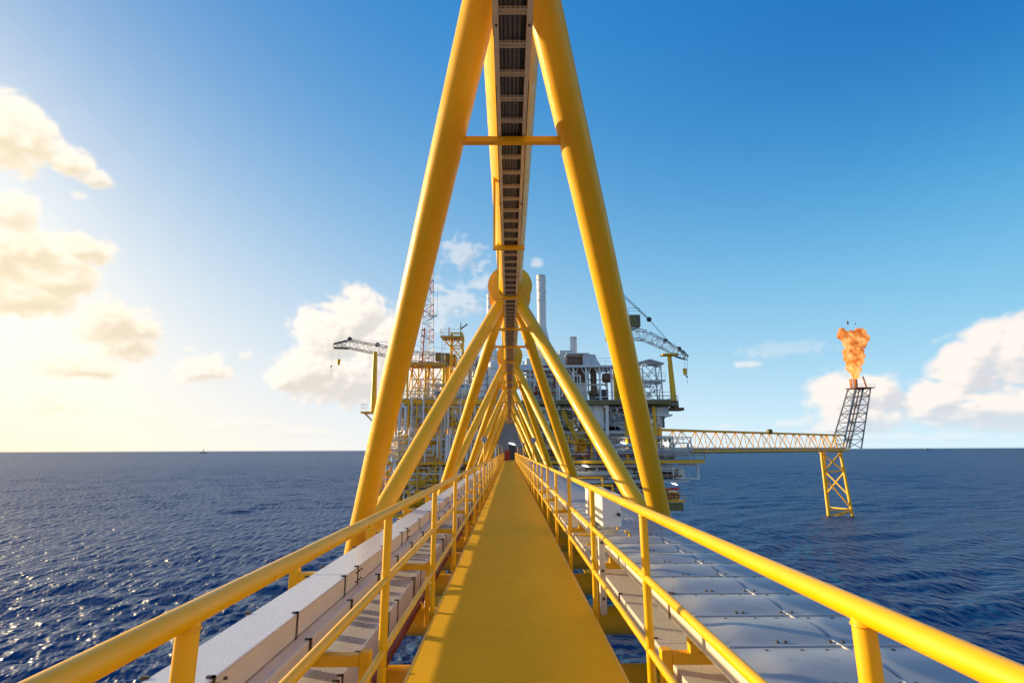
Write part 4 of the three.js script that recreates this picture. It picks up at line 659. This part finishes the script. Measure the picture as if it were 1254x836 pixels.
// ---- legs of the jacket standing in the sea
{
  const spot = ['leftmost front', 'front, just left of the bridge', 'front, just right of the bridge', 'rightmost front'];
  [[-15.8, -81], [-5.2, -81], [6.4, -82], [17.6, -83]].forEach(([x, z], i) => { const t = thing('jacket_leg', `thick yellow jacket leg standing in the sea, ${spot[i]}`, 'column', 'jacket legs of the platform'); mesh('leg', rod([x, SEA - 3, z], [x, -7.6, z], .95, 24), M.yellowFar, t); mesh('collar', [rod([x, -9.4, z], [x, -8.8, z], 1.25, 24)], M.yellowFar, t); if (i < 4) { const nx = [-5.2, -15.8, 17.6, 6.4][i], nz = [-81, -81, -83, -82][i]; mesh('brace', rod([x, -8, z], [mix(x, nx, .5), -17, mix(z, nz, .5) - .3 * (i % 2)], .42, 14), M.yellowFar, t); } settle(t); });
  const b = thing('boat_landing', 'cluttered yellow landing stage low on the right side of the platform', 'landing'); const a = P(815, 612, 86), c = P(836, 600, 86); mesh('deck', bx(a[0] - 3, c[0], a[1] - .3, a[1], -85, -90), M.yellowFar, b); mesh('fender', [bx(a[0] - 2, c[0] - .4, a[1] - 1.6, a[1] - .4, -84.9, -85.4)], M.olive, b); mesh('hose_reel', [rod([c[0] - 2.2, a[1] + .9, -86], [c[0] - 2.2, a[1] + .9, -87.2], .9, 16), rod([c[0] - 1, a[1] + .6, -86], [c[0] - 1, a[1] + .6, -87], .55, 14)], M.rusty, b); mesh('guard_rail', guardRail([a[0] - 3, a[1], -85], [c[0], a[1], -85]), M.yellowFar, b); mesh('hanger', [rod([a[0] - 2.4, a[1], -88], [a[0] - 2.4, -6.3, -88], .2, 8), rod([c[0] - 3, a[1], -88], [c[0] - 3.5, -3, -88], .2, 8)], M.yellowFar, b); for (let i = 0; i < 8; i++) mesh('pipe', pipeTour(a[0] - 2.5, c[0] - .2, a[1] + .1, a[1] + 2.2, -85.5, -88, rr(.05, .12)), M[pick(['rusty', 'cream', 'red'])], b); settle(b);
  const lb = thing('lifeboat', 'orange enclosed lifeboat hanging at the left edge of the platform', 'lifeboat'); const o = P(467, 595, 80), sh = (y, w) => new THREE.Vector2(w, y); const hull = new THREE.SphereGeometry(1, 24, 16).scale(2.9, .75, 1.15); mesh('hull', hull.translate(o[0] - .4, o[1] - .2, -81), M.orange, lb); mesh('canopy', new THREE.SphereGeometry(1, 24, 12, 0, Math.PI * 2, 0, Math.PI / 2).scale(2.2, .95, .95).translate(o[0] - .4, o[1] + .15, -81), M.orange, lb); mesh('conning_tower', rbx(o[0] + .4, o[0] + 1.3, o[1] + .8, o[1] + 1.45, -80.6, -81.4, .1), M.orange, lb); mesh('rubbing_strake', [bx(o[0] - 3.1, o[0] + 2.3, o[1] + .02, o[1] + .13, -79.84, -79.98)], M.white, lb); for (const dx of [-2.1, 1.3]) mesh('fall_wire', rod([o[0] + dx, o[1] + .3, -81], [o[0] + dx, -.7, -81], .05, 6), M.wire, lb); settle(lb);
}
// ---- where the bridge lands
{
  const t = thing('entrance_module', 'dark grey ribbed cabin wall at the far end of the walkway', 'cabin'); mesh('wall', [bx(-3, 3, -.02, 7.2, -79.6, -82)], M.grey, t); for (let x = -2.8; x < 2.9; x += .62) mesh('rib', bx(x, x + .22, .05, 7.1, -79.5, -79.598), M.grey, t); mesh('landing', bx(-1.85, 1.85, -.14, -.02, -75.3, -79.6), M.yellowFar, t); mesh('roof', bx(-3, 3, 7.21, 7.35, -76.5, -82), M.grey, t); const d = mesh('door', bx(-.1, .95, .02, 2.15, -79.42, -79.49), M.dark, t); mesh('door_handle', bx(.80, .86, 1, 1.14, -79.36, -79.42), M.white, d); settle(t);
  const c = thing('fire_cabinet', 'red fire cabinet at the far end of the walkway', 'cabinet'); mesh('body', [rbx(-.72, .02, 0, 1.5, -75.6, -76.2, .03)], M.red, c); mesh('door_frame', [rbx(-.66, -.04, .08, 1.42, -75.56, -75.598, .01)], M.red, c); mesh('handle', bx(-.12, -.08, .7, .86, -75.53, -75.56), M.dark, c); settle(c);
  const l = thing('lifebuoy', 'red and white lifebuoy hung on the right at the end of the bridge', 'lifebuoy'); mesh('ring', new THREE.TorusGeometry(.30, .085, 12, 28).translate(1.35, 1.35, -74.7), M.red, l); for (let k = 0; k < 4; k++) mesh('band', new THREE.TorusGeometry(.30, .089, 12, 6, .4).rotateZ(k * Math.PI / 2 + .6).translate(1.35, 1.35, -74.7), M.white, l); mesh('bracket', [bx(1.3, 1.4, -.3, 1.2, -74.86, -74.80)], M.yellowFar, l); settle(l);
}
const glowMat = new THREE.MeshStandardMaterial({ color: 0xffffff, emissive: new THREE.Color(1, .93, .8), emissiveIntensity: .9 });
[[P(627, 543.5, 76), 'over the end of the walkway'], [P(764, 542.5, 79.5), 'on the ribbed wall of the right deck'], [P(816, 542.5, 80), 'beside the cabin at the right corner'], [P(717, 570.5, 77.3), 'under the right deck near the stairs'], [P(826, 592.5, 85), 'low over the landing stage']].forEach(([p, w]) => {
  const t = thing('tube_lamp', 'lit white tube lamp ' + w, 'lamp', 'tube lamps on the platform'); mesh('tube', beam([p[0] - .5, p[1] + .14, p[2]], [p[0] + .5, p[1] - .14, p[2] + .1], .09), glowMat, t); mesh('housing', [beam([p[0] - .53, p[1] + .25, p[2] - .02], [p[0] + .53, p[1] - .04, p[2] + .08], .08, .16), rod([p[0], p[1] + .1, p[2] - .01], [p[0], p[1] + 1.2, p[2] - .6], .04, 6)], M.grey, t);
  const li = new THREE.PointLight(new THREE.Color(1, .93, .8), 2.2, 0, 2); li.position.set(p[0], p[1] - .05, p[2] + .3); li.castShadow = true; li.shadow.radius = 8; scene.add(li); settle(t);
});
// box on the corner of the right deck
{ const t = thing('equipment_cabin', 'grey-blue cabin with pipe stubs on the roof at the right corner of the deck', 'cabin'); const a = P(807, 562, 80), b = P(826, 541, 80); mesh('body', [bx(a[0], b[0], .02, b[1], -80, -84)], M.greyBlue, t); mesh('door', [bx(a[0] + .25, a[0] + 1.9, .1, b[1] - .5, -79.93, -79.998)], M.dark, t); mesh('roof_stub', [a[0] + .5, a[0] + 1.5, b[0] - .4].map(x => rod([x, b[1] + .001, -81], [x, b[1] + .7, -81], .22, 10)), M.dark, t); for (let i = 0; i < 5; i++) mesh('corrugation', bx(b[0] - .3 - i * .32, b[0] - .16 - i * .32, .1, b[1] - .1, -79.92, -79.998), M.greyBlue, t); settle(t); }

// ---------------------------------------------------------------- flare bridge, flare tower and flame
const FA = V(P(800, 540, 128)[0], 0, -128), FB = V(P(1032, 540, 190)[0], 0, -190);
{
  const t = thing('flare_bridge', 'long yellow lattice bridge running out to the flare tower', 'bridge');
  const yT = 6.3, yB = .9, d = FB.clone().sub(FA).normalize(), s = V(-d.z, 0, d.x).multiplyScalar(1.9), at = (f, y, k) => { const p = FA.clone().lerp(FB, f); return [p.x + s.x * k, y, p.z + s.z * k]; };
  for (const k of [-1, 1]) { mesh('bottom_chord', rod(at(0, yB, k), at(1, yB, k), .30, 12), M.yellowFar, t); mesh('top_chord', rod(at(0, yT, k * .7), at(1, yT, k * .7), .26, 12), M.yellowFar, t); }
  const n = 22; for (let i = 0; i < n; i++) for (const k of [-1, 1]) { const f0 = i / n, f1 = (i + 1) / n; mesh('diagonal', i % 2 ? rod(at(f0, yB, k), at(f1, yT, k * .7), .12, 6) : rod(at(f0, yT, k * .7), at(f1, yB, k), .12, 6), M.yellowFar, t); if (i % 2 === 0) mesh('upright', rod(at(f0, yB, k), at(f0, yT, k * .7), .1, 6), M.yellowFar, t); }
  for (let i = 0; i <= n; i += 2) mesh('cross_member', rod(at(i / n, yB, -1), at(i / n, yB, 1), .12, 6), M.yellowFar, t);
  for (let i = 18; i < 22; i++) for (const k of [-.5, .5]) mesh('end_brace', rod(at(i / n, yT, k), at((i + .6) / n, yB, k * 1.4), .12, 6), M.yellowFar, t);
  mesh('floor', (() => { const a = at(0, yB + .25, 0), b = at(1, yB + .25, 0); return beam(a, b, .12, 2.6); })(), M.cream, t); for (const k of [-.5, .1, .6]) mesh('gas_pipe', rod(at(0, yB + .75, k), at(1, yB + .75, k), .22, 10), M.cream, t);
  const v = at(.50, yT, .7); mesh('valve_wheel', rod([v[0] - .6, v[1] + .4, v[2]], [v[0] + .6, v[1] + .4, v[2]], .75, 16), M.olive, t);
  mesh('walk_rail', [rod(at(.86, yT + 1.1, .7), at(1, yT + 1.1, .7), .05, 6)], M.yellowFar, t); settle(t, [FB.x, yB - .5, FB.z]);
}
{
  const t = thing('flare_support', 'yellow braced tripod legs carrying the flare bridge, standing in the sea', 'tower');
  const Z = 190, tl = P(1003, 553, Z), tr = P(1026, 552, Z), bl = P(1008.5, 629, Z), br = P(1038, 630, Z), y1 = .5, yb = SEA - 2, e = (a, b, f, dz) => [mix(a[0], b[0], f), mix(a[1], b[1], f), -Z + dz];
  const legs = [[[tl[0], y1, -Z + 1.5], [bl[0], yb, -Z + 3]], [[tr[0], y1, -Z + 1.5], [br[0], yb, -Z + 3]], [[tr[0] - 2.2, y1, -Z - 5], [br[0] - 2.4, yb, -Z - 7]]];
  for (const [a, b] of legs) { mesh('leg', rod(a, b, .52, 14), M.yellowFar, t); mesh('wet_zone', rod(V(...a).lerp(V(...b), .905).toArray(), V(...a).lerp(V(...b), .999).toArray(), .535, 14), M.dark, t).userData.label = 'dark weed-covered foot of the leg'; }
  const q = (i, f) => V(...legs[i][0]).lerp(V(...legs[i][1]), f).toArray();
  for (const [i, f, j, g] of [[0, .30, 1, .28], [0, .83, 1, .82], [0, .3, 1, .02], [0, .02, 1, .28], [0, .36, 1, .80], [1, .3, 2, .62], [2, .3, 1, .62], [0, .83, 2, .83], [1, .82, 2, .83], [0, .95, 1, .84], [0, .84, 2, .95], [1, .84, 0, .90]]) mesh('brace', rod(q(i, f), q(j, g), .27, 8), M.yellowFar, t);
  mesh('cap_beam', beam([tl[0] - .8, y1 + .1, -Z + 1.5], [tr[0] + .8, y1 + .1, -Z + 1.5], .8), M.yellowFar, t); settle(t);
}
let flareTip;
{
  const t = thing('flare_tower', 'leaning dark steel lattice boom with burner tips under the flame', 'tower');
  const Z = 191, a = P(1025, 549, Z), b = P(1047, 549, Z), c = P(1043, 476, Z), d = P(1062, 474, Z), dp = 3.6;
  const r0 = [[a[0], a[1], -Z + dp], [b[0], b[1], -Z + dp], [b[0], b[1], -Z - dp], [a[0], a[1], -Z - dp]], r1 = [[c[0], c[1], -Z + 2], [d[0], d[1] - .3, -Z + 2], [d[0], d[1] - .3, -Z - 2], [c[0], c[1], -Z - 2]];
  const l = lattice(r0, r1, 7, .26, .13); l.legs.forEach(g => mesh('leg', g, M.steelBlue, t)); const lc = mesh('lacing', l.lace, M.steelBlue, t); for (const f of [.28, .5, .74]) { mesh('riser', rod([mix(a[0], b[0], f), a[1], -Z + 1.2 - f * 2], [mix(c[0], d[0], f), c[1], -Z + .6 - f], .24, 8), f === .5 ? M.rusty : M.steelBlue, t); }
  mesh('tip_platform', [bx(c[0] - .8, d[0] + 1.3, c[1] + .05, c[1] + .35, -Z + 2.6, -Z - 2.6)], M.rusty, t); mesh('tip_rail', guardRail([c[0] - .8, c[1] + .35, -Z + 2.5], [d[0] + 1.3, c[1] + .35, -Z + 2.5]), M.dark, t);
  const m = P(1045.5, 474, Z); for (const [dx, dz] of [[-1.1, .6], [.1, 1], [1.1, .2]]) mesh('burner_tip', [rod([m[0] + dx, c[1] + .35, -Z + dz], [m[0] + dx, c[1] + 3.6, -Z + dz], .42, 12, .55)], M.rusty, t); const p = P(1058, 461, Z); mesh('pilot_mast', rod([p[0] + .5, c[1] + .35, -Z], [p[0] - .3, p[1], -Z], .28, 8), M.rusty, t); flareTip = [m[0], c[1] + 3.2, -Z + .4]; settle(t);
}
{ // the flame: billows of burning gas
  const k = Z => Z / 640, px = (x, y) => P(x, y, 190.6), blobs = [];
  const add = (x, y, r) => { const p = px(x, y); blobs.push([p[0], p[1], -190.6 + rr(-.6, .6), r * 190.6 / 648]); };
  add(1047, 461, 4.2); add(1048, 455, 6); add(1046, 449, 7.5); add(1048, 443, 9); add(1042, 439, 7); add(1051, 437, 7); add(1041, 432, 7); add(1047, 430, 8.5); add(1052, 428, 6); add(1046, 422, 8); add(1040, 420, 6.5); add(1051, 419, 8); add(1054, 414, 8.5); add(1057, 419, 6); add(1047, 412, 7); add(1037, 415, 6.5); add(1033, 411, 6); add(1031, 407, 4.6); add(1041, 409, 4.6); add(1052, 408.5, 7); add(1058, 411, 5);
  const N = 84, mc = new MarchingCubes(N, new THREE.MeshBasicMaterial(), false, false, 400000), cc = px(1045, 430), S = 11; mc.isolation = 0;
  for (let z = 0; z < N; z++) for (let y = 0; y < N; y++) for (let x = 0; x < N; x++) {
    const X = cc[0] + ((x - N / 2) / (N / 2)) * S, Y = cc[1] + ((y - N / 2) / (N / 2)) * S, Zz = -190.6 + ((z - N / 2) / (N / 2)) * S; let m = 9;
    for (const b of blobs) { const v = Math.hypot(X - b[0], Y - b[1], (Zz - b[2]) * 1.1) - b[3]; const h = Math.max(0, .35 - Math.abs(m - v)) / .35; m = Math.min(m, v) - h * h * .35 * .25; }
    if (m < 2) m += fbm(X * .75, Y * .6, Zz * .75, 3) * 1.5 - (.5 - Math.abs(noise.noise(X * 1.5, Y * 1.2, Zz * 1.5))) * .5 + .1; mc.field[x + y * N + z * N * N] = -m;
  }
  mc.update(); const cnt = mc.count, pos = new Float32Array(cnt * 3), nor = new Float32Array(cnt * 3), uv = new Float32Array(cnt * 2);
  for (let i = 0; i < cnt; i++) { for (let q = 0; q < 3; q++) { pos[3 * i + q] = mc.positionArray[3 * i + q] * S; nor[3 * i + q] = mc.normalArray[3 * i + q]; } uv[2 * i] = .5 + (pos[3 * i] + .35 * pos[3 * i + 2]) / (S * 2.6); uv[2 * i + 1] = .5 + pos[3 * i + 1] / (S * 2.2); }
  const g = new THREE.BufferGeometry(); g.setAttribute('position', new THREE.BufferAttribute(pos, 3)); g.setAttribute('normal', new THREE.BufferAttribute(nor, 3)); g.setAttribute('uv', new THREE.BufferAttribute(uv, 2));
  const em = tex(512, 512, (u, v, c) => { const n = fbm(u * 9, v * 8, 2.2, 5) * 1.5 + (.45 - Math.abs(noise.noise(u * 20, v * 17, 5.5))) * .5, hot = Math.min(1, Math.max(0, n * .9 + .48 - Math.abs(u - .5) * .8 + (.55 - v) * .15)); c[0] = mix(196, 255, Math.min(1, hot * 1.7)); c[1] = mix(98, 226, hot ** 1.15); c[2] = mix(44, 150, Math.max(0, hot - .2) ** 1.3 * 1.4); }, true);
  const mat = new THREE.MeshStandardMaterial({ color: new THREE.Color().setRGB(.25, .09, .03), roughness: 1, emissive: 0xffffff, emissiveMap: em, emissiveIntensity: .56 });
  const f = mesh('flame', g, mat); f.position.set(cc[0], cc[1], -190.6); tag(f, 'orange gas flame billowing above the flare tower', 'flame');
  const li = new THREE.PointLight(new THREE.Color(1, .5, .15), 220, 0, 2); li.position.set(flareTip[0] - 3.5, flareTip[1] + 1, -186); li.castShadow = true; li.shadow.radius = 40; scene.add(li);
  const sm = new THREE.MeshStandardMaterial({ color: new THREE.Color().setRGB(.09, .08, .08), roughness: 1 });
  [[1038.5, 395, .55, 1.5, 'larger'], [1048, 396, .6, .45, 'smaller']].forEach(([x, y, a, b, w]) => { const p = px(x, y), q = new THREE.IcosahedronGeometry(.5, 3), pp = q.attributes.position; for (let i = 0; i < pp.count; i++) { const X = pp.getX(i), Y = pp.getY(i), Zz = pp.getZ(i), s = 1 + .9 * fbm(X * 2.6 + x, Y * 2.6, Zz * 2.6, 3); pp.setXYZ(i, X * s * a, Y * s * b, Zz * s * a); } q.computeVertexNormals(); const m = mesh('smoke_puff', q, sm); m.position.set(...p); tag(m, `${w} dark scrap of smoke drifting above the flame`, 'smoke', 'scraps of smoke above the flame'); });
}
// ---------------------------------------------------------------- ships on the horizon
function ship(px, len, Z, label, rig) {
  const t = thing('ship', label, 'ship', 'distant ships on the horizon'), x = P(px, 550, Z)[0], y = SEA, L = len; const s = new THREE.Shape([[-.5, .09], [-.46, 0], [.44, 0], [.5, .1], [.3, .085], [-.3, .07]].map(p => new THREE.Vector2(p[0] * L, p[1] * L)));
  mesh('hull', metric(new THREE.ExtrudeGeometry(s, { depth: L * .16, bevelEnabled: false }).translate(x, y - .5, -Z)), M.dark, t); mesh('deckhouse', [bx(x - L * .4, x - L * .2, y + L * .07, y + L * .2, -Z + .02 * L, -Z + .14 * L)], M.grey, t); mesh('mast', [rod([x - L * .1, y + L * .07, -Z + .08 * L], [x - L * .1, y + L * (rig ? .62 : .25), -Z + .08 * L], L * .035, 6, L * .015)], M.dark, t); if (rig) mesh('derrick', [rod([x + L * .12, y + L * .07, -Z + .08 * L], [x - L * .1, y + L * .5, -Z + .08 * L], L * .02, 6)], M.dark, t); settle(t);
}
ship(250, 90, 6500, 'tiny grey rig ship on the left horizon', true); ship(1137, 110, 7600, 'tiny grey ship on the right horizon', false);
renderer.render(scene, camera);
